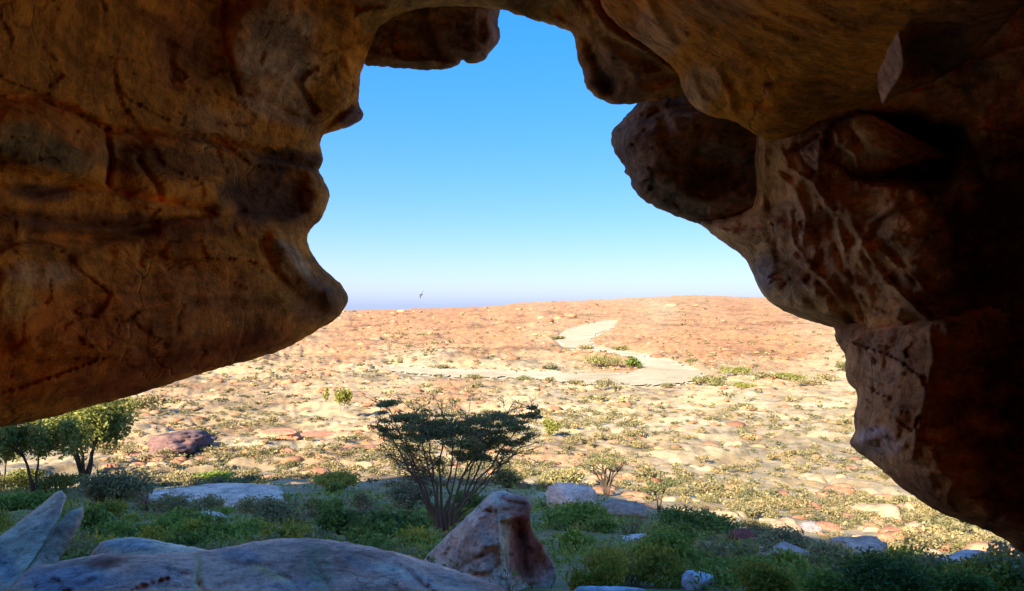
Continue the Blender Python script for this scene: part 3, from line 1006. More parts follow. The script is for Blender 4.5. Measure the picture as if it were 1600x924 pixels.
# ------------------------------------------------------------------ foreground stones
PUR = (0.92, 0.42, 0.29)
o = body('boulder', [(52, 884), (100, 876), (140, 868), (175, 864), (210, 868), (250, 866), (300, 862), (340, 858), (400, 845), (460, 840), (520, 843), (600, 858), (680, 880), (740, 900), (800, 924), (850, 1000), (900, 1200), (700, 1500), (100, 1500), (-60, 1100), (10, 924), (30, 900)],
         [(100, 878, 4.7), (300, 862, 4.9), (460, 842, 5.2), (680, 880, 5.0), (800, 924, 4.6), (400, 900, 4.55), (600, 910, 4.5), (150, 910, 4.3), (400, 1000, 3.7), (400, 1450, 2.3), (0, 1100, 2.9), (880, 1200, 3.2), (700, 1000, 3.9)],
         0.18, 0.5, M_STONE, None, k=1.0, base=PUR, amp=0.035, nscale=1.8, ridge=0.03, seed=40, step=4.0, chunk=0.025,
         paint=[(170, 880, 46, 12, -10, (0.40, 0.10, 0.06), 0.9), (310, 890, 8, 46, 0, (0.80, 0.42, 0.18), 0.8), (420, 895, 60, 10, 30, (0.88, 0.48, 0.20), 0.8), (110, 905, 90, 26, 0, (0.40, 0.32, 0.36), 0.8), (500, 890, 26, 60, -10, (0.58, 0.46, 0.26), 0.6),
                (640, 900, 70, 14, 20, (0.86, 0.60, 0.46), 0.7), (240, 900, 60, 20, 0, (0.56, 0.34, 0.30), 0.7), (380, 870, 40, 14, 10, (0.50, 0.34, 0.34), 0.7), (560, 880, 40, 12, 20, (0.54, 0.34, 0.30), 0.7), (720, 915, 50, 12, 25, (0.60, 0.40, 0.32), 0.6), (450, 915, 60, 12, 0, (0.50, 0.32, 0.32), 0.6)],
         strokes=[([(310, 858), (312, 880), (308, 910), (330, 940)], 3, -0.06), ([(170, 878), (150, 905), (100, 930)], 4, -0.05), ([(590, 860), (640, 895), (680, 930)], 2.5, -0.05), ([(480, 850), (500, 900), (530, 940)], 5, -0.03), ([(60, 880), (50, 905), (60, 940)], 3, -0.05),
                  ([(350, 880), (420, 885), (460, 910), (470, 940)], 3, -0.03), ([(220, 875), (260, 890), (300, 900)], 3, -0.03)])
tag(o, 'big smooth purplish grey boulder along the bottom of the view', 'boulder')
o = body('boulder', [(132, 884), (146, 858), (162, 845), (190, 840), (220, 839), (250, 846), (290, 853), (330, 860), (345, 880), (300, 905), (180, 910)],
         [(140, 880, 5.4), (215, 845, 5.5), (330, 862, 5.4), (220, 880, 5.2)], 0.2, 0.5, M_STONE, None, k=1.0, base=(0.84, 0.52, 0.35), amp=0.03, nscale=2, seed=44, step=4.0,
         paint=[(200, 850, 60, 12, 0, (0.46, 0.42, 0.42), 0.6)], strokes=[([(150, 880), (200, 850), (290, 860)], 6, 0.03)])
tag(o, 'low pale rounded boulder showing behind the big purplish boulder', 'boulder')
slab_paint = [(40, 850, 60, 40, -40, (0.84, 0.62, 0.42), 0.6), (0, 880, 22, 50, -40, (0.42, 0.34, 0.34), 0.8), (85, 800, 8, 40, 30, (0.40, 0.26, 0.18), 0.8), (60, 830, 30, 8, -45, (0.50, 0.36, 0.28), 0.7)]  # lit upper face and shaded underside put into the colour
o = body('rock_slab', [(-260, 1010), (-120, 925), (0, 838), (50, 800), (84, 772), (96, 766), (104, 776), (96, 800), (88, 820), (70, 850), (46, 884), (20, 920), (-20, 1000), (-100, 1160), (-300, 1160)],
         [(96, 768, 6.1), (0, 840, 5.6), (60, 850, 5.4), (20, 920, 4.7), (-100, 1000, 4.3), (-260, 1100, 3.8)], 0.035, 0.35, M_STONE, None, k=1.0, base=(0.74, 0.44, 0.29), amp=0.03, nscale=1.6, ridge=0.03, seed=50, step=3.0, chunk=0.03, smooth_it=0, paint=slab_paint,
         strokes=[([(0, 860), (50, 815), (90, 780)], 5, -0.04), ([(20, 890), (60, 840)], 6, 0.03)])
tag(o, 'long pale tilted slab of rock at the left edge', 'rock slab')
o = body('rock_slab', [(88, 822), (100, 806), (114, 796), (130, 792), (131, 806), (124, 822), (108, 848), (88, 884), (70, 930), (30, 930), (46, 886), (70, 852)],
         [(128, 796, 5.9), (90, 880, 5.2), (50, 920, 4.8), (90, 830, 5.55)], 0.03, 0.3, M_STONE, None, k=1.0, base=(0.50, 0.32, 0.21), amp=0.02, nscale=2, ridge=0.02, seed=54, step=3.0, chunk=0.03, smooth_it=0)
tag(o, 'short narrow tilted slab leaning beside the long pale slab', 'rock slab')
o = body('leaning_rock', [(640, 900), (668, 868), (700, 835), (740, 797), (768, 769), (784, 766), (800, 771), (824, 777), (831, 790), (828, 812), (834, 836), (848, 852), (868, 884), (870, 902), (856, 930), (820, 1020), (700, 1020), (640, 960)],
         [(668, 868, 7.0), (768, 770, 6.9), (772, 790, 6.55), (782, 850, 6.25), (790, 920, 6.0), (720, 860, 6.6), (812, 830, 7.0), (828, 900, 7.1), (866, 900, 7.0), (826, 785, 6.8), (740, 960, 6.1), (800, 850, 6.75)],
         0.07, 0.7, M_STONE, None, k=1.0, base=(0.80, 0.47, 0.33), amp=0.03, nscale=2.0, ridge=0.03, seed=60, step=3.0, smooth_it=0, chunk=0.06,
         paint=[(826, 850, 46, 90, 0, (0.52, 0.11, 0.06), 1.0), (812, 785, 40, 20, 10, (0.55, 0.25, 0.19), 1.0), (787, 852, 11, 60, 4, (0.80, 0.50, 0.26), 0.7), (822, 872, 22, 46, 0, (0.16, 0.04, 0.03), .8), (856, 890, 14, 30, -20, (0.62, 0.20, 0.13), .8)],  # cream strip is painted sunlight, dark core painted shade; red is weathered rock
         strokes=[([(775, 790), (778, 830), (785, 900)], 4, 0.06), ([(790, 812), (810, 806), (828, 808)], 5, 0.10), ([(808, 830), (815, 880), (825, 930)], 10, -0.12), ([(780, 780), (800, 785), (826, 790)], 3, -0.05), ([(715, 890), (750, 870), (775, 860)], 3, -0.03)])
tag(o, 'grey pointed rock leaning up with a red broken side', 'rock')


# ------------------------------------------------------------------ boulders and outcrops
def rock_mesh(name, seed, dims, mat, col, sub=4, cuts=9, rough=0.16, parent=None, layers=0, flat=0):
    rng = np.random.default_rng(seed)
    bm = bmesh.new()
    bmesh.ops.create_icosphere(bm, subdivisions=sub, radius=1.0)
    V = np.array([tuple(v.co) for v in bm.verts])
    Fc = [[v.index for v in f.verts] for f in bm.faces]
    bm.free()
    V += V * (fbm(V * 1.1 + seed * 3.7, 3) * 0.5)[:, None]
    for _ in range(cuts):
        n = rng.normal(size=3)
        n /= np.linalg.norm(n)
        c = rng.uniform(0.55, 0.9)
        d = V @ n - c
        V -= np.maximum(d, 0)[:, None] * n * 0.9
    V += V * (fbm(V * 3.5 + seed, 4) * rough)[:, None]
    if flat:
        top = flat + 0.12 * fbm(V * 1.2 + seed, 3)
        V[:, 2] = np.where(V[:, 2] > top, top + (V[:, 2] - top) * 0.12, V[:, 2])
    if layers:
        lay = V[:, 2] * layers + 0.6 * fbm(V * 0.9 + seed, 2)
        V[:, :2] *= (1 + 0.10 * (lay - np.floor(lay) - 0.5) + 0.10 * fbm(np.c_[np.floor(lay) * 3.1, V[:, 0], V[:, 1]] * 1.5, 3))[:, None]
    V = V * np.array(dims) * 0.5
    V[:, 2] = V[:, 2] - V[:, 2].min() * 0.55
    cols = np.empty((len(V), 3))
    cols[:] = col
    k = sstep(-0.1, 0.35, fbm(V / max(dims) * 4 + seed, 3))[:, None]
    cols = cols * (1 - k) + cols * np.array([1.25, 1.2, 1.15]) * k
    return link_mesh(name, V, Fc, mat, parent, cols=cols)


def place_rock(name, px, py, wpx, hpx, col, label, seed, depth=0.8, rz=None, mat=None, sub=4, group=None, cat='rock', layers=0, flat=0):
    x, y, z = (float(a[0]) for a in ground_px(px, py))
    s = y / F
    o = rock_mesh(name, seed, (wpx * s, wpx * s * depth, hpx * s * 1.5), mat or M_BOULDER, col, sub, layers=layers, flat=flat)
    o.location = (x, y, z - 0.1 * hpx * s)
    o.rotation_euler = (0, 0, 0 if rz is None else rz)
    return tag(o, label, cat, group)


ORANGE = (0.46, 0.23, 0.12)
CREAM = (0.46, 0.31, 0.17)
place_rock('outcrop', 280, 722, 88, 30, (0.16, 0.095, 0.085), 'dark reddish outcrop standing at the shade edge behind the grey bush', 101, 1.4, cat='outcrop', layers=4, sub=5)  # dark base colour stands in for the shade on its face
place_rock('outcrop', 360, 786, 250, 44, (0.76, 0.54, 0.40), 'wide flat pale rock shelf in the shade behind the low green shrubs', 102, 0.6, cat='outcrop', sub=5, layers=3, flat=0.05)
place_rock('rock', 890, 792, 84, 42, (0.76, 0.54, 0.40), 'pale rounded rock in the shade right of the leaning rock', 103)
place_rock('rock', 970, 802, 76, 20, (0.40, 0.28, 0.20), 'low broad brown rock below the bare thorn bush', 112)
place_rock('rock', 1162, 848, 48, 26, (0.20, 0.07, 0.05), 'dark red rock on the shade edge right of the little acacia', 104)
place_rock('rock', 1112, 874, 66, 26, (0.52, 0.36, 0.28), 'grey rock below the dark red rock', 105)
place_rock('rock', 1175, 872, 56, 20, (0.50, 0.32, 0.26), 'pinkish grey rock beside the grey rock under the dark red rock', 113)
place_rock('rock', 1240, 884, 84, 34, (0.46, 0.35, 0.30), 'bluish grey rock among the shaded shrubs at lower right', 106)
place_rock('rock', 1345, 872, 110, 34, (0.52, 0.36, 0.27), 'brown ledge of rock above the dark green bush at lower right', 107)
place_rock('rock', 1530, 902, 150, 44, (0.52, 0.40, 0.34), 'long brown rock at the lower right edge in shade', 108)
place_rock('rock', 1265, 830, 42, 20, (0.30, 0.23, 0.22), 'small grey boulder alone on the sunlit slope at right', 109)
place_rock('rock', 1090, 920, 56, 28, (0.62, 0.60, 0.60), 'pale bluish rock near the bottom edge among shrubs', 110)
place_rock('rock', 950, 942, 130, 26, (0.62, 0.60, 0.60), 'pale bluish flat rock cut by the bottom edge', 111)
place_rock('rock', 975, 905, 56, 18, (0.26, 0.17, 0.12), 'brown stone lying in front of the pale bluish flat rock', 114)
place_rock('rock', 1195, 925, 44, 14, (0.40, 0.33, 0.30), 'small grey stone at the foot of the lime green bush', 115)
place_rock('rock', 1000, 850, 80, 14, (0.66, 0.54, 0.46), 'thin pale ledge showing between the green shrubs', 116)
place_rock('outcrop', 440, 690, 80, 22, (0.50, 0.24, 0.13), 'orange rock ledge with a dark gap on the sunlit slope', 117, 0.7, cat='outcrop', layers=3, flat=0.2, sub=5)
place_rock('outcrop', 545, 712, 90, 20, (0.44, 0.20, 0.12), 'red rock ledge left of the big acacia', 118, 0.7, cat='outcrop', layers=3, flat=0.2, sub=5)
place_rock('outcrop', 500, 682, 90, 16, (0.50, 0.22, 0.12), 'low red rock patch below the lone yellow green tree', 119, 0.8, cat='outcrop', layers=3, flat=0.2, sub=5)
place_rock('outcrop', 400, 722, 46, 12, (0.5, 0.27, 0.14), 'small orange ledge above the pale flat shelf', 120, 0.8, cat='outcrop', layers=3, flat=0.2, sub=5)
place_rock('rock', 420, 838, 50, 12, (0.66, 0.54, 0.46), 'small pale stone half buried in the green weeds', 121)
place_rock('rock', 320, 820, 60, 12, (0.76, 0.54, 0.40), 'flat grey stone in the green weeds below the pale shelf', 122)


# ------------------------------------------------------------------ bushes
def bush_thing(name, label, cat, seed, wid, hei, leafm, n=2600, leaf=0.05, lobes=9, stems=True, group=None, aspect=2.2, spiky=0.0, barkm=None):
    rng = np.random.default_rng(seed)
    t = thing(name, label, cat, group=group)
    cs, rs = [], []
    for i in range(lobes):
        a = rng.uniform(0, 2 * math.pi)
        r = math.sqrt(rng.uniform(0, 1)) * wid * 0.34
        h = hei * rng.uniform(0.28, 0.74) * (1 - 0.45 * (r / (wid * 0.5)))
        cs.append((r * math.cos(a), r * math.sin(a), h))
        k = rng.uniform(0.14, 0.27)
        rs.append((wid * k, wid * k, hei * rng.uniform(0.15, 0.3)))
    n = int(n * 0.72)
    P = clump_points(cs, rs, n, rng)
    ex = int(n * 0.18)          # loose sprays standing out of the outline
    k = rng.integers(0, lobes, ex)
    d = rng.normal(size=(ex, 3))
    d[:, 2] = np.abs(d[:, 2])
    d /= np.linalg.norm(d, axis=1)[:, None]
    Q = np.array(cs)[k] + d * np.array(rs)[k] * rng.uniform(1.0, 1.45, (ex, 1))
    P = np.concatenate([P, Q])
    P[:, 2] = np.maximum(P[:, 2], 0.02)
    V, Fc = leaf_arrays(P, leaf, aspect, rng, up=spiky)
    link_mesh('foliage', V, Fc, leafm, t, smooth=False)
    if stems:
        mb = MB()
        for i in range(min(lobes, 7)):
            c = Vector(cs[i])
            m = Vector((c.x * 0.35, c.y * 0.35, c.z * 0.45))
            rr = wid * 0.010 + 0.006
            mb.tube([(c.x * .05, c.y * .05, -0.1), m, c], [rr, rr * .7, rr * .3], 5)
        mb.build('stem', barkm or M_TWIG, t)
    return t


def gp(px, py):
    x, y, z = ground_px(px, py)
    return Vector((float(x[0]), float(y[0]), float(z[0])))


def place_bush(name, px, py, wpx, hpx, leafm, label, seed, n=2600, leaf_px=3.2, group=None, cat='bush', lobes=9, spiky=0.0, aspect=2.2):
    p = gp(px, py)
    s = p.y / F
    t = bush_thing(name, label, cat, seed, wpx * s, hpx * s, leafm, n, leaf_px * s, lobes, group=group, spiky=spiky, aspect=aspect)
    t.location = p - Vector((0, 0, 0.03))
    return t


place_bush('bush', 188, 796, 112, 92, M_GREY, 'large grey green bush below the leafy trees on the left', 201, 6000, 3.0)
place_bush('bush', 532, 832, 82, 56, M_DARKGREEN, 'dark green bush left of the acacia trunk in shade', 202, 3500, 3.2)
place_bush('bush', 430, 826, 100, 52, M_GREY, 'blue grey bush in front of the pale flat shelf', 203, 3500, 3.0)
place_bush('bush', 1395, 932, 160, 78, M_DARKGREEN, 'big dark green bush near the lower right corner', 204, 6500, 4.0)
place_bush('bush', 1185, 938, 120, 74, M_YGREEN, 'lime green bush in front of the grey rocks at lower right', 205, 5000, 3.8, spiky=1.0)
place_bush('bush', 935, 925, 120, 82, M_YGREEN, 'yellow green spiky bush right of the leaning rock', 206, 5500, 4.2, spiky=1.6, aspect=4)
place_bush('bush', 1050, 900, 130, 86, M_GREEN, 'rounded mid green bush in the middle of the shaded slope', 207, 5500, 3.8)
place_bush('bush', 868, 762, 80, 40, M_GREY, 'grey green bush on the shade edge above the pale rounded rock', 208, 3000, 2.8)
place_bush('bush', 790, 762, 60, 46, M_ACACIA, 'dark olive bush just right of the acacia stems', 209, 2600, 2.6)
place_bush('bush', 1085, 832, 130, 34, M_DARKGREEN, 'dark green thicket to the right of the little acacia trunk', 210, 4200, 3.0, lobes=14)
place_bush('bush', 1215, 870, 100, 46, M_GREY, 'dark grey green bush right of the dark red rock', 211, 3000, 3.0)
place_bush('bush', 1305, 888, 90, 50, M_GREY, 'blue grey bush between the bluish rock and brown ledge', 212, 3000, 3.2)
place_bush('bush', 905, 820, 110, 56, M_GREEN, 'leafy green bush behind the leaning rock on its right side', 213, 4200, 3.2)
place_bush('bush', 1290, 925, 90, 40, M_GREEN, 'low green bush left of the big dark green bush', 214, 2600, 3.6)
place_bush('bush', 1500, 930, 110, 44, M_DARKGREEN, 'dark green bush cut by the lower right edge', 215, 3200, 3.6)
place_bush('bush', 150, 840, 80, 60, M_DARKGREEN, 'deep green bush right of the tilted slabs', 216, 3400, 3.4)
place_bush('bush', 20, 800, 120, 50, M_GREEN, 'green bush behind the long pale tilted slab', 217, 3200, 3.2)
place_bush('bush', 95, 772, 80, 34, M_LIME, 'bright lime bush in sunlight beneath the left trees', 218, 2400, 2.6)
place_bush('bush', 30, 768, 90, 34, M_LIME, 'sunlit lime bush at the foot of the far left trees', 216 + 30, 2400, 2.6)
place_bush('bush', 530, 765, 110, 34, M_YGREEN, 'sunlit yellow green bush at the shade edge left of the acacia', 219, 2600, 2.6)
place_bush('bush', 330, 752, 90, 14, M_GREEN, 'flat green bush growing along the top of the pale shelf', 220, 1800, 2.4, lobes=14)
place_bush('bush', 395, 756, 80, 16, M_ACACIA, 'dark flat bush along the right end of the pale shelf', 221, 1600, 2.4, lobes=12)
place_bush('bush', 615, 850, 130, 60, M_DARKGREEN, 'dark leafy bush at the foot of the acacia behind the boulder', 222, 5000, 3.6)
place_bush('bush', 260, 838, 120, 44, M_GREEN, 'bright green leafy bush behind the low pale boulder', 223, 4200, 3.8)
place_bush('bush', 360, 848, 110, 36, M_GREEN, 'green leafy bush over the dip between the boulders', 224, 3600, 3.6)
place_bush('bush', 640, 790, 100, 44, M_GREY, 'grey green bush left of the acacia trunk further back', 225, 3000, 2.8)
place_bush('bush', 740, 800, 70, 50, M_DARKGREEN, 'dark bush behind the tip of the leaning rock', 226, 2600, 3.0)
place_bush('bush', 990, 575, 30, 20, M_DARKGREEN, 'small dark green bush at the bend of the sandy riverbed', 227, 900, 1.8)
place_bush('bush', 945, 572, 90, 18, M_ACACIA, 'olive thicket on the island in the sandy riverbed', 228, 1600, 1.8, lobes=16)
place_bush('bush', 1110, 602, 56, 20, M_ACACIA, 'olive bush at the right end of the sandy riverbed', 229, 1200, 1.8)
place_bush('bush', 858, 684, 36, 34, M_LIME, 'airy yellow green bush right of the acacia crown', 230, 900, 2.2)
place_bush('bush', 240, 648, 70, 30, M_SCRUB, 'grey olive bush on the slope below the overhang', 231, 1800, 2.0)
place_bush('bush', 1190, 832, 44, 18, M_ACACIA, 'small dark bush at the shade edge beside the dark red rock', 232, 1100, 2.4)
place_bush('bush', 1320, 585, 40, 22, M_ACACIA, 'olive green bush beside the right pillar on the plain', 233, 900, 1.8)
for i, (px, py, wp, hp) in enumerate([(1150, 590, 60, 16), (1190, 598, 50, 14), (1230, 600, 60, 16), (1265, 606, 50, 14), (1160, 606, 46, 12), (1290, 596, 46, 12)]):
    place_bush('bush', px, py, wp, hp, M_SCRUB if i % 2 else M_LIME, ('nearest the riverbed', 'second from the riverbed', 'third along', 'by the pillar', 'low in front', 'at the back right')[i] + ': olive bush in the green strip right of the sandy riverbed', 240 + i, 800, 1.8, group='bushes in the green strip by the riverbed')

for i, (px, py, wp, hp, wh) in enumerate([(872, 530, 22, 8, 'at the far upper bend'), (915, 545, 30, 9, 'on the inner bank below the upper arm'), (970, 546, 26, 9, 'on the island near its tip'), (1040, 606, 30, 10, 'on the near bank'),
                                          (900, 606, 34, 9, 'on the near bank left of the bend'), (820, 596, 30, 9, 'under its middle stretch'), (740, 594, 34, 8, 'above the acacia crown'), (690, 574, 30, 8, 'on its far bank at left'), (1080, 566, 24, 9, 'on its outer bank at right'), (860, 578, 34, 8, 'left of the island')]):
    place_bush('bush', px, py, wp, hp, (M_OLIVE, M_SCRUB, M_ACACIA)[i % 3], ('olive', 'straw coloured', 'dark olive')[i % 3] + ' bush by the sandy riverbed ' + wh, 260 + i, 600, 1.6, group='bushes along the riverbed')

# low shrubs filling the shaded slope
protos = []
for i, (mt, wd, ht, sp) in enumerate([(M_GREEN, 1.0, 0.5, 0.2), (M_DARKGREEN, 0.9, 0.5, 0), (M_GREY, 1.1, 0.55, 0.3), (M_YGREEN, 0.9, 0.6, 1.4), (M_GREEN, 0.8, 0.4, 0.8)]):
    t = bush_thing('low_shrub', 'low leafy shrub in the shaded growth on the near slope', 'shrub', 300 + i, wd, ht, mt, 1500, 0.036, 8, group='low shrubs on the shaded slope', spiky=sp)
    protos.append(t)
KIND = ('mid green', 'dark green', 'grey green', 'yellow green', 'pale green')


def near_what(px, py):
    if px < 150:
        w_ = 'behind the tilted slabs at the left'
    elif px < 330:
        w_ = 'in front of the pale flat shelf'
    elif px < 500:
        w_ = 'behind the hump of the big boulder'
    elif px < 660:
        w_ = 'left of the big acacia trunk'
    elif px < 800:
        w_ = 'behind the leaning rock'
    elif px < 930:
        w_ = 'to the right of the leaning rock'
    elif px < 1080:
        w_ = 'below the little acacia'
    elif px < 1220:
        w_ = 'around the dark red rock'
    elif px < 1400:
        w_ = 'below the brown ledge of rock'
    else:
        w_ = 'at the lower right edge'
    return w_


cnt = 0
used = set()
k = 0
while cnt < 150 and k < 4000:
    k += 1
    px = RNG.uniform(-30, 1630)
    e = np.interp(px, SHADE_EDGE[:, 0], SHADE_EDGE[:, 1])
    py = e + (RNG.uniform(0, 1) ** 0.8) * (935 - e)
    if 650 < px < 892 and py > 826:
        continue
    if 235 < px < 480 and 745 < py < 792:
        continue
    if 790 < px < 1600 and RNG.uniform() < 0.25:
        continue
    x, y, z = ground_px(px, py)
    if y[0] < 6.2:
        continue
    # keep off the bare rocks
    i = int(RNG.integers(0, 5))
    sc = float(RNG.uniform(0.6, 1.25)) * (0.75 if y[0] < 9 else 1.0) * (1.25 if y[0] > 25 else 1)
    loc = (float(x[0]), float(y[0]), float(z[0]) - 0.04)
    rz = float(RNG.uniform(0, 6.28))
    if i not in used:
        used.add(i)
        protos[i].location = loc
        protos[i].rotation_euler = (0, 0, rz)
        protos[i].scale = (sc, sc, sc)
        o = protos[i]
    else:
        o = dup(protos[i], loc, rz, (sc, sc, sc * float(RNG.uniform(0.8, 1.2))))
    e2 = np.interp(px, SHADE_EDGE[:, 0], SHADE_EDGE[:, 1])
    f2 = (py - e2) / (935 - e2)
    o['label'] = ('low ' + KIND[i] + ' shrub ' + near_what(px, py) + (', near the shade edge' if f2 < .33 else ', half way down' if f2 < .66 else ', lowest row'))
    cnt += 1


def weeds():
    """the tangle of leaves, stalks and dry grass between the shrubs, past counting"""
    px = RNG.uniform(-60, 1660, 60000)
    e = np.interp(px, SHADE_EDGE[:, 0], SHADE_EDGE[:, 1])
    py = e - 8 + (RNG.uniform(0, 1, 60000)) * (945 - e)
    x, y, z = ground_px(px, py)
    ok = y > 6.0
    x, y, z = x[ok], y[ok], z[ok]
    den = fbm(np.stack([x, y, 0 * x], -1) / 2.2, 3)
    ok = den > -0.12
    x, y, z, den = x[ok], y[ok], z[ok], den[ok]
    n = len(x)
    P = np.stack([x, y, z + RNG.uniform(0, 0.22, n) * (1 + den)], -1)
    dry = fbm(P / 1.1 + 30, 2) > 0.16
    for nm, sel, mt, lb in (('weeds', ~dry, M_GREEN, 'tangle of small green weeds covering the shaded slope'), ('dry_grass', dry, M_STRAW, 'patches of dry straw grass between the shaded weeds')):
        q = P[sel]
        V, Fc = leaf_arrays(q, 0.0026 * q[:, 1] * 1.0 + 0.016, 2.6 if nm == 'weeds' else 7, RNG, up=0.6 if nm == 'weeds' else 2.5)
        o = link_mesh(nm, V, Fc, mt, smooth=False)
        tag(o, lb, nm.replace('_', ' '), kind='stuff')


weeds()


# ------------------------------------------------------------------ scrub and stones of the plain
def scrub_unit(seed, n=26, leaf=0.23):
    rng = np.random.default_rng(seed)
    cs = np.c_[rng.uniform(-.5, .5, 6), rng.uniform(-.5, .5, 6), rng.uniform(.15, .5, 6)]
    P = clump_points(cs, np.tile([.36, .36, .25], (6, 1)), n, rng)
    P[:, 2] = np.maximum(P[:, 2], 0)
    return leaf_arrays(P, leaf, 1.6, rng)


def plain_where(x, y, z):
    px, py = to_px(np.array([x]), np.array([y]), np.array([z]))[0]
    row = ('beyond the riverbed' if py < 575 else 'just this side of the riverbed' if py < 625 else 'a little below the riverbed' if py < 660 else 'half way up the plain' if py < 700
           else 'on the lower plain' if py < 740 else 'near the shade edge' if py < 785 else 'hard by the shade edge')
    col = 'below the overhang' if px < 420 else 'left of the big acacia' if px < 600 else 'behind the big acacia' if px < 840 else 'right of the big acacia' if px < 1000 else 'right of the little acacia' if px < 1120 else 'above the dark red rock' if px < 1220 else 'left of the right pillar' if px < 1330 else 'beneath the right pillar'
    return col + ', ' + row


def plain_scatter():
    n = 15000
    px = RNG.uniform(150, 1560, n)
    py = 488 + (RNG.uniform(0, 1, n) ** 0.85) * 285
    e = np.interp(px, SHADE_EDGE[:, 0], SHADE_EDGE[:, 1]) - 12
    py = np.where((px > 1000), 470 + RNG.uniform(0, 1, n) ** 0.9 * (e - 470), py)
    ok = (py < e)
    px, py = px[ok], py[ok]
    ok = ~inside(np.c_[px, py], RIVER)
    px, py = px[ok], py[ok]
    x, y, z = ground_px(px, py)
    den = fbm(np.stack([x, y, 0 * x], -1) / (8 + 0.12 * y)[:, None], 3)
    ok = (den + RNG.uniform(-.35, .35, len(x)) > 0.06) & (y < 4200)
    x, y, z = x[ok], y[ok], z[ok]
    size = RNG.lognormal(0, 0.4, len(x)) * (0.48 + 0.0019 * y)
    order = np.argsort(-(size / y))
    x, y, z, size = x[order], y[order], z[order], size[order]
    NI = 300
    pr = []
    for i, mt in enumerate((M_SCRUB, M_OLIVE, M_OLIVE, M_SCRUB)):
        pr.append(bush_thing('scrub_bush', 'small olive scrub bush dotted over the sunlit dry plain', 'bush', 500 + i, 1.5, 0.8, mt, 420, 0.075, 7, group='scrub bushes on the sunlit plain', stems=(i == 2)))
    seen = set()
    for j in range(min(NI, len(x))):
        i = int(RNG.choice(4, p=[.4, .17, .13, .3]))
        s = float(size[j])
        loc = (float(x[j]), float(y[j]), float(z[j]) - 0.05)
        rz = float(RNG.uniform(0, 6.28))
        if i not in seen:
            seen.add(i)
            o = pr[i]
            o.location = loc
            o.scale = (s, s, s)
        else:
            o = dup(pr[i], loc, rz, (s, s, s * float(RNG.uniform(.7, 1.2))))
        o['label'] = ('tiny' if s < 0.5 else 'small' if s < 0.62 else 'middling' if s < 0.85 else 'larger') + (' straw coloured', ' olive', ' olive twiggy', ' pale tan')[i] + ' scrub bush ' + plain_where(x[j], y[j], z[j])
    rest = np.arange(NI, len(x))
    for nm, pick, mt, lb in (('scrub', 0.8, M_SCRUB, 'countless tiny scrub bushes speckling the far plain'), ('green_scrub', 0.2, M_OLIVE, 'darker scrub specks scattered over the far plain')):
        sel = rest[(rest % 2 != 0) if pick > .5 else (rest % 2 == 0)]
        units = [scrub_unit(600 + k) for k in range(8)]
        fine = [scrub_unit(620 + k, 90, 0.12) for k in range(8)]
        Vs, Fs, b = [], [], 0
        for j in sel:
            V, Fc = fine[j % 8] if y[j] < 170 else units[j % 8]
            a = RNG.uniform(0, 6.28)
            ca, sa = math.cos(a), math.sin(a)
            s = size[j] * 1.25
            W = np.stack([(V[:, 0] * ca - V[:, 1] * sa) * s + x[j], (V[:, 0] * sa + V[:, 1] * ca) * s + y[j], V[:, 2] * s * 0.8 + z[j] - 0.05], -1)
            Vs.append(W)
            Fs.append(Fc + b)
            b += len(V)
        o = link_mesh(nm, np.concatenate(Vs), np.concatenate(Fs), mt, smooth=False)
        tag(o, lb, 'scrub', kind='stuff')


plain_scatter()


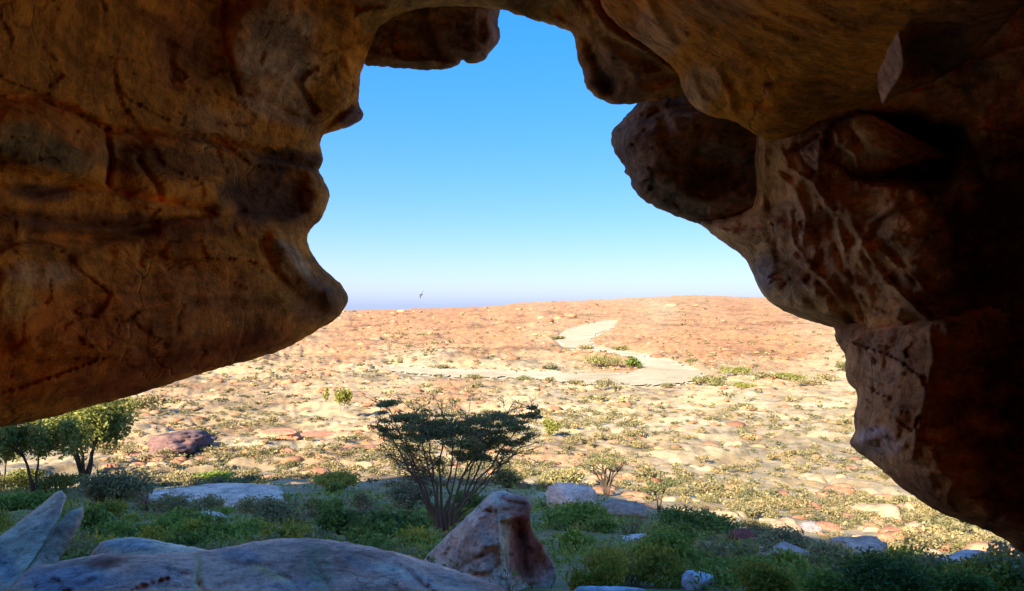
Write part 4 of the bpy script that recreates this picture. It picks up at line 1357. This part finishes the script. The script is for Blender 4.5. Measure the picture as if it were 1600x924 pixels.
def plain_rocks():
    n = 9000
    px = RNG.uniform(150, 1560, n)
    e = np.interp(px, SHADE_EDGE[:, 0], SHADE_EDGE[:, 1]) - 14
    py = 480 + RNG.uniform(0, 1, n) ** 1.0 * (e - 480)
    ok = ~inside(np.c_[px, py], RIVER)
    px, py = px[ok], py[ok]
    x, y, z = ground_px(px, py)
    den = fbm(np.stack([x, y, 0 * x], -1) / (14 + 0.1 * y)[:, None] + 70, 3)
    ok = (den + RNG.uniform(-.3, .3, len(x)) > 0.02) & (y < 3500)
    x, y, z = x[ok], y[ok], z[ok]
    size = RNG.lognormal(0, 0.5, len(x)) * (0.32 + 0.0018 * y)
    order = np.argsort(-(size / y))
    x, y, z, size = x[order], y[order], z[order], size[order]
    NI = 170
    cols = [ORANGE, CREAM, (0.40, 0.18, 0.10), (0.52, 0.33, 0.19)]
    pr = [tag(rock_mesh('plain_rock', 700 + i, (1.8, 1.3, 0.9), M_BOULDER, cols[i % 4], 3), 'weathered orange rock lying on the sunlit dry plain', 'rock', 'rocks on the sunlit plain') for i in range(6)]
    seen = set()
    for j in range(NI):
        i = int(RNG.integers(0, 6))
        o = pr[i]
        if i in seen:
            o = pr[i].copy()
            COL.objects.link(o)
        seen.add(i)
        s = float(size[j])
        o.location = (float(x[j]), float(y[j]), float(z[j]) - 0.2 * s)
        o.rotation_euler = (0, 0, float(RNG.uniform(-.6, .6)))
        o.scale = (s, s, s * float(RNG.uniform(.6, 1)))
        o['label'] = ('tiny ' if s < 0.38 else 'small ' if s < 0.55 else 'larger ') + ('orange', 'tan', 'rusty red', 'pale orange')[i % 4] + ' rock ' + plain_where(x[j], y[j], z[j])
    bm = bmesh.new()
    bmesh.ops.create_icosphere(bm, subdivisions=2, radius=1.0)
    V0 = np.array([tuple(v.co) for v in bm.verts])
    F0 = np.array([[v.index for v in f.verts] for f in bm.faces])
    bm.free()
    Vs, Fs, Cs, b = [], [], [], 0
    var = []
    for k in range(8):
        V = V0 + V0 * (fbm(V0 * 1.3 + k * 5, 3) * 0.8)[:, None]
        var.append(V * np.array([0.95, 0.7, 0.5]))
    for j in range(NI, len(x)):
        if y[j] < 200 and j % 5 > 1:
            continue
        V = var[j % 8]
        s = size[j]
        a = RNG.uniform(-.7, .7)
        ca, sa = math.cos(a), math.sin(a)
        Vs.append(np.stack([(V[:, 0] * ca - V[:, 1] * sa) * s * 1.2 + x[j], (V[:, 0] * sa + V[:, 1] * ca) * s + y[j], V[:, 2] * s * 0.9 + z[j] + .05 * s], -1))
        Fs.append(F0 + b)
        c = np.array(cols[int(RNG.choice(4, p=[.42, .1, .33, .15]))]) * RNG.uniform(0.6, 1.05)
        Cs.append(np.tile(c, (len(V), 1)))
        b += len(V)
    o = link_mesh('rubble', np.concatenate(Vs), np.concatenate(Fs), M_FAR_ROCK, cols=np.concatenate(Cs), smooth=False)
    tag(o, 'countless small orange rocks strewn over the far plain', 'rubble', kind='stuff')


plain_rocks()


# ------------------------------------------------------------------ trees
def curve_pts(a, b, bow, n=7, rng=None, wob=0.0):
    a, b = Vector(a), Vector(b)
    m = a.lerp(b, 0.5) + Vector(bow)
    out_ = []
    for i in range(n):
        t = i / (n - 1)
        p = a * (1 - t) ** 2 + m * 2 * t * (1 - t) + b * t * t
        if rng is not None and 0 < i < n - 1:
            p += Vector(rng.normal(size=3)) * wob
        out_.append(p)
    return out_


def dry_shrub(px, py, hpx, label, seed):
    """a leafless or nearly leafless shrub: many forked grey twigs"""
    rng = np.random.default_rng(seed)
    p = gp(px, py)
    h = hpx * p.y / F
    t = thing('dry_shrub', label, 'shrub', p, group='dry twiggy shrubs in the shade')
    mb = MB()
    ends = []
    for _ in range(22):
        d = Vector((rng.normal() * .55, rng.normal() * .55, rng.uniform(.5, 1.1))).normalized()
        a, b = Vector((0, 0, -0.05)), d * h * rng.uniform(.6, 1.05)
        pts = curve_pts(a, b, rng.normal(size=3) * h * .10, 6, rng, h * .03)
        r = h * .014
        mb.tube(pts, [r, r * .85, r * .7, r * .5, r * .35, r * .2], 4)
        for _ in range(4):
            q = pts[int(rng.integers(2, 5))]
            e = q + (d * .5 + Vector(rng.normal(size=3)) * .5) * h * rng.uniform(.15, .4)
            mb.tube([q, q.lerp(e, .5) + Vector(rng.normal(size=3)) * h * .02, e], [r * .45, r * .3, r * .15], 4)
            ends.append(tuple(e))
    mb.build('branch', M_TWIG, t)
    P = np.array(ends)[rng.integers(0, len(ends), 240)] + rng.normal(size=(240, 3)) * h * .05
    V, Fc = leaf_arrays(P, h * .025, 2.2, rng)
    link_mesh('foliage', V, Fc, M_STRAW, t, smooth=False)


for i, (px, py, hp, wh) in enumerate([(470, 818, 50, 'between the pale shelf and the acacia'), (565, 806, 46, 'left of the acacia trunk'), (985, 842, 44, 'below the pale rounded rock'), (1130, 905, 60, 'below the grey rocks at lower right'),
                                      (1262, 900, 54, 'right of the bluish rock'), (232, 802, 40, 'at the left end of the pale shelf'), (1450, 905, 50, 'behind the big dark green bush')]):
    dry_shrub(px, py, hp, 'dry twiggy shrub with few leaves ' + wh, 900 + i)

def big_acacia():
    rng = np.random.default_rng(77)
    base = gp(698, 826)
    s = base.y / F
    t = thing('acacia_tree', 'dark many stemmed acacia fanning up in the middle of the view', 'tree', base)

    def L(px, py, y=0.0):
        k = 1 + y / base.y
        return Vector(((px - 698) * s * k + (k - 1) * base.x, y, (826 - py) * s * k - (k - 1) * (base.z + 0) * 0))
    trunk = MB()
    twig = MB()
    tips = []
    stems = [(600, 622, .3), (622, 650, -.7), (645, 640, .9), (668, 650, -.9), (690, 640, .6), (712, 650, -.6), (735, 636, 1.0), (757, 650, -.9), (778, 645, .2), (800, 640, .8), (836, 632, .2), (822, 672, -.5), (790, 690, -.8), (632, 690, -1.0), (600, 660, .2)]
    for i, (px, py, dy) in enumerate(stems):
        off = (px - 715) / 120.0
        root = L(698 + off * 14, 826, dy * 0.10)
        fork = L(698 + off * 24 - 3, 796 + rng.uniform(-12, 6), dy * 0.2)
        end = L(px, py, dy * 1.1)
        p1 = curve_pts(root, fork, (0, 0, 0), 4)
        p2 = curve_pts(fork, end, Vector((-off * 0.10, 0, -0.04 + 0.10 * (1 - abs(off)))), 8, rng, 0.045)
        pts = p1 + p2[1:]
        r0 = rng.uniform(0.04, 0.075)
        trunk.tube(pts, [r0 * (1 - 0.83 * (k / (len(pts) - 1)) ** 0.8) for k in range(len(pts))], 7)
        tips.append(end)
        # side branches and thorny twigs
        for _ in range(11):
            q = rng.uniform(0.42, 0.98)
            idx = 3 + q * (len(p2) - 1)
            a = pts[int(idx)].lerp(pts[min(int(idx) + 1, len(pts) - 1)], idx % 1)
            d = Vector((off * 0.5 + rng.normal() * 0.5, rng.normal() * 0.5, rng.uniform(0.1, 0.7)))
            ln = rng.uniform(0.25, 0.75)
            b = a + d.normalized() * ln
            bp = curve_pts(a, b, rng.normal(size=3) * 0.05, 5, rng, 0.015)
            twig.tube(bp, [0.016, 0.013, 0.010, 0.007, 0.004], 4)
            tips.append(b)
            for _ in range(3):
                e = b + Vector((off * 0.1 + rng.normal() * 0.16, rng.normal() * 0.16, rng.uniform(-0.02, 0.2)))
                twig.tube([bp[3], b.lerp(e, .4), e], [0.007, 0.006, 0.003], 4)
    # bare twigs low on the left side
    for _ in range(60):
        a = L(rng.uniform(640, 680), rng.uniform(700, 765), rng.normal() * 0.3)
        b = a + Vector((rng.uniform(-.8, -.05), rng.normal() * .25, rng.uniform(-.1, .55)))
        twig.tube(curve_pts(a, b, rng.normal(size=3) * 0.06, 5, rng, 0.02), [0.014, 0.011, 0.009, 0.006, 0.003], 4)
    for _ in range(30):
        a = L(rng.uniform(715, 775), rng.uniform(690, 760), rng.normal() * 0.3)
        b = a + Vector((rng.uniform(.0, .6), rng.normal() * .25, rng.uniform(.1, .6)))
        twig.tube(curve_pts(a, b, rng.normal(size=3) * 0.06, 5, rng, 0.02), [0.014, 0.011, 0.009, 0.006, 0.003], 4)
    trunk.build('trunk', M_BARK, t)
    twig.build('branch', M_TWIG, t)
    # layered flat foliage
    cl = [(604, 626, 14, 4, .4), (618, 636, 18, 6, .7), (636, 648, 20, 8, 1), (655, 660, 24, 10, 1.4), (680, 668, 26, 11, 1.5), (705, 668, 26, 11, 1.5), (730, 670, 26, 11, 1.5), (752, 664, 24, 10, 1.4), (775, 656, 22, 8, 1.1), (798, 648, 20, 6, .9), (818, 640, 18, 4.5, .6), (834, 634, 10, 3, .3),
          (738, 690, 22, 10, 1.0), (758, 700, 22, 9, .8), (780, 690, 22, 7, .8), (800, 680, 22, 6, .7), (820, 672, 14, 4, .4), (640, 682, 16, 7, .5), (600, 662, 13, 7, .4), (612, 670, 12, 5, .3), (720, 700, 14, 9, .5), (700, 650, 30, 5, .45), (660, 640, 30, 4, .3), (750, 642, 30, 4, .3), (690, 720, 18, 10, .25), (655, 720, 14, 10, .15)]
    cs, rs, ws = [], [], []
    for px, py, rx, rz, wt in cl:
        for _ in range(5):
            y = rng.uniform(-1.1, 1.1) * (0.4 + wt * 0.4)
            cs.append(L(px + rng.normal() * 6, py + rng.normal() * 2.5, y))
            rs.append((rx * s * rng.uniform(.6, 1.1), rng.uniform(.15, .4), rz * s * rng.uniform(.4, .8)))
            ws.append(wt)
    cs, rs, ws = np.array([tuple(c) for c in cs]), np.array(rs), np.array(ws)
    n = 27000
    k = rng.choice(len(cs), n, p=ws / ws.sum())
    d = rng.normal(size=(n, 3))
    d /= np.linalg.norm(d, axis=1)[:, None]
    P = cs[k] + d * (rng.uniform(0, 1, n) ** 0.55)[:, None] * rs[k]
    ex = np.array([tuple(tips[i]) for i in rng.integers(0, len(tips), 1600)]) + rng.normal(size=(1600, 3)) * 0.07
    P = np.concatenate([P, ex])
    V, Fc = leaf_arrays(P, 0.038, 2.2, rng)
    link_mesh('crown', V, Fc, M_ACACIA, t, smooth=False)


big_acacia()


def flat_acacia(name, px, py, wpx, hpx, stems, label, seed, leafm=M_ACACIA, n=1800, bark=M_BARK2, flat=0.16, leaf_px=2.4, lean=0.0, dens=1.0):
    rng = np.random.default_rng(seed)
    base = gp(px, py)
    s = base.y / F
    t = thing(name, label, 'tree', base)
    W, H = wpx * s, hpx * s
    tr = MB()
    cs, rs = [], []
    for i in range(stems):
        u = (i + 0.5) / stems * 2 - 1 + rng.normal() * 0.08
        end = Vector((u * W * 0.32 + lean * W, rng.normal() * W * 0.12, H * rng.uniform(0.72, 0.84)))
        fork = Vector((u * W * 0.05, 0, H * 0.18))
        pts = [Vector((u * W * .02, 0, -0.15))] + curve_pts(fork, end, (-u * W * 0.05, 0, H * 0.05), 6, rng, W * 0.008)
        r0 = W * 0.022
        tr.tube(pts, [r0 * (1 - .75 * k / (len(pts) - 1)) for k in range(len(pts))], 6)
        for _ in range(5):
            b = end + Vector((rng.normal() * W * .16, rng.normal() * W * .16, rng.uniform(0.0, .16) * H))
            tr.tube(curve_pts(pts[-3], b, (0, 0, 0), 4, rng, W * .006), [r0 * .35, r0 * .28, r0 * .2, r0 * .1], 4)
            cs.append(tuple(b))
            rs.append((W * rng.uniform(.10, .17), W * rng.uniform(.10, .17), H * flat * rng.uniform(.5, 1)))
    tr.build('trunk', bark, t)
    P = clump_points(cs, rs, n, rng, 0.5)
    V, Fc = leaf_arrays(P, leaf_px * s, 2.0, rng)
    link_mesh('crown', V, Fc, leafm, t, smooth=False)
    return t


flat_acacia('acacia_tree', 1030, 802, 78, 58, 2, 'little flat topped acacia with a forked trunk on the shade edge', 801, n=900, leaf_px=2.2, flat=0.10)
flat_acacia('thorn_bush', 948, 776, 100, 62, 7, 'thin half bare thorn bush between the big and little acacias', 802, n=700, leaf_px=2.0, flat=0.14)['category'] = 'bush'
flat_acacia('leafy_tree', 53, 778, 110, 116, 3, 'leafy sunlit tree with a thin dark trunk at the far left', 803, leafm=M_LIME, n=6500, flat=0.34, leaf_px=3.2)
flat_acacia('leafy_tree', 132, 766, 148, 122, 5, 'broad leafy sunlit tree with a bright crown just under the overhang', 804, leafm=M_LIME, n=11000, flat=0.40, leaf_px=3.2)
flat_acacia('leafy_tree', 4, 770, 90, 92, 2, 'half hidden green tree cut by the left edge', 805, leafm=M_LIME, n=4500, flat=0.36, leaf_px=3.2)
flat_acacia('pale_tree', 533, 652, 44, 46, 2, 'lone yellow green tree with a pale trunk on the sunlit plain', 806, leafm=M_LIME, n=1100, flat=0.34, leaf_px=2.2, bark=bark_mat('pale_bark', (0.42, 0.33, 0.25)))


# ------------------------------------------------------------------ the bird
def bird():
    d = 88.0
    p = xyz(np.array([658.5]), np.array([461.0]), d)[0]
    t = thing('bird', 'small dark bird flying alone low in the blue sky', 'bird', p, R(50))
    m, n, b = new_mat('dark_plumage')
    nz = noise(n, 9, 3, 0.5)
    n.links.new(ramp(n, nz, [(0.3, (0.035, 0.03, 0.028)), (0.7, (0.08, 0.07, 0.06))]), b.inputs['Base Color'])
    me = bpy.data.meshes.new('body')
    vs = [(0, -.30, 0), (0, -.20, .01), (0, -.05, 0), (0, .12, 0), (0, .22, .03), (0, .29, .045), (0, .35, .035),
          (.12, .06, .12), (.20, .02, .32), (.22, -.06, .52), (-.12, .06, -.10), (-.19, .02, -.28), (-.21, -.06, -.46)]
    es = [(0, 1), (1, 2), (2, 3), (3, 4), (4, 5), (5, 6), (3, 7), (7, 8), (8, 9), (3, 10), (10, 11), (11, 12)]
    me.from_pydata(vs, es, [])
    o = bpy.data.objects.new('body', me)
    COL.objects.link(o)
    o.parent = t
    me.materials.append(m)
    sk = o.modifiers.new('skin', 'SKIN')
    rad = [(.10, .02), (.06, .03), (.08, .08), (.09, .09), (.06, .06), (.05, .05), (.015, .012), (.10, .03), (.08, .02), (.025, .01), (.10, .03), (.08, .02), (.025, .01)]
    for v, r in zip(me.skin_vertices[0].data, rad):
        v.radius = r
    me.skin_vertices[0].data[2].use_root = True
    sb = o.modifiers.new('sub', 'SUBSURF')
    sb.levels = sb.render_levels = 1


bird()
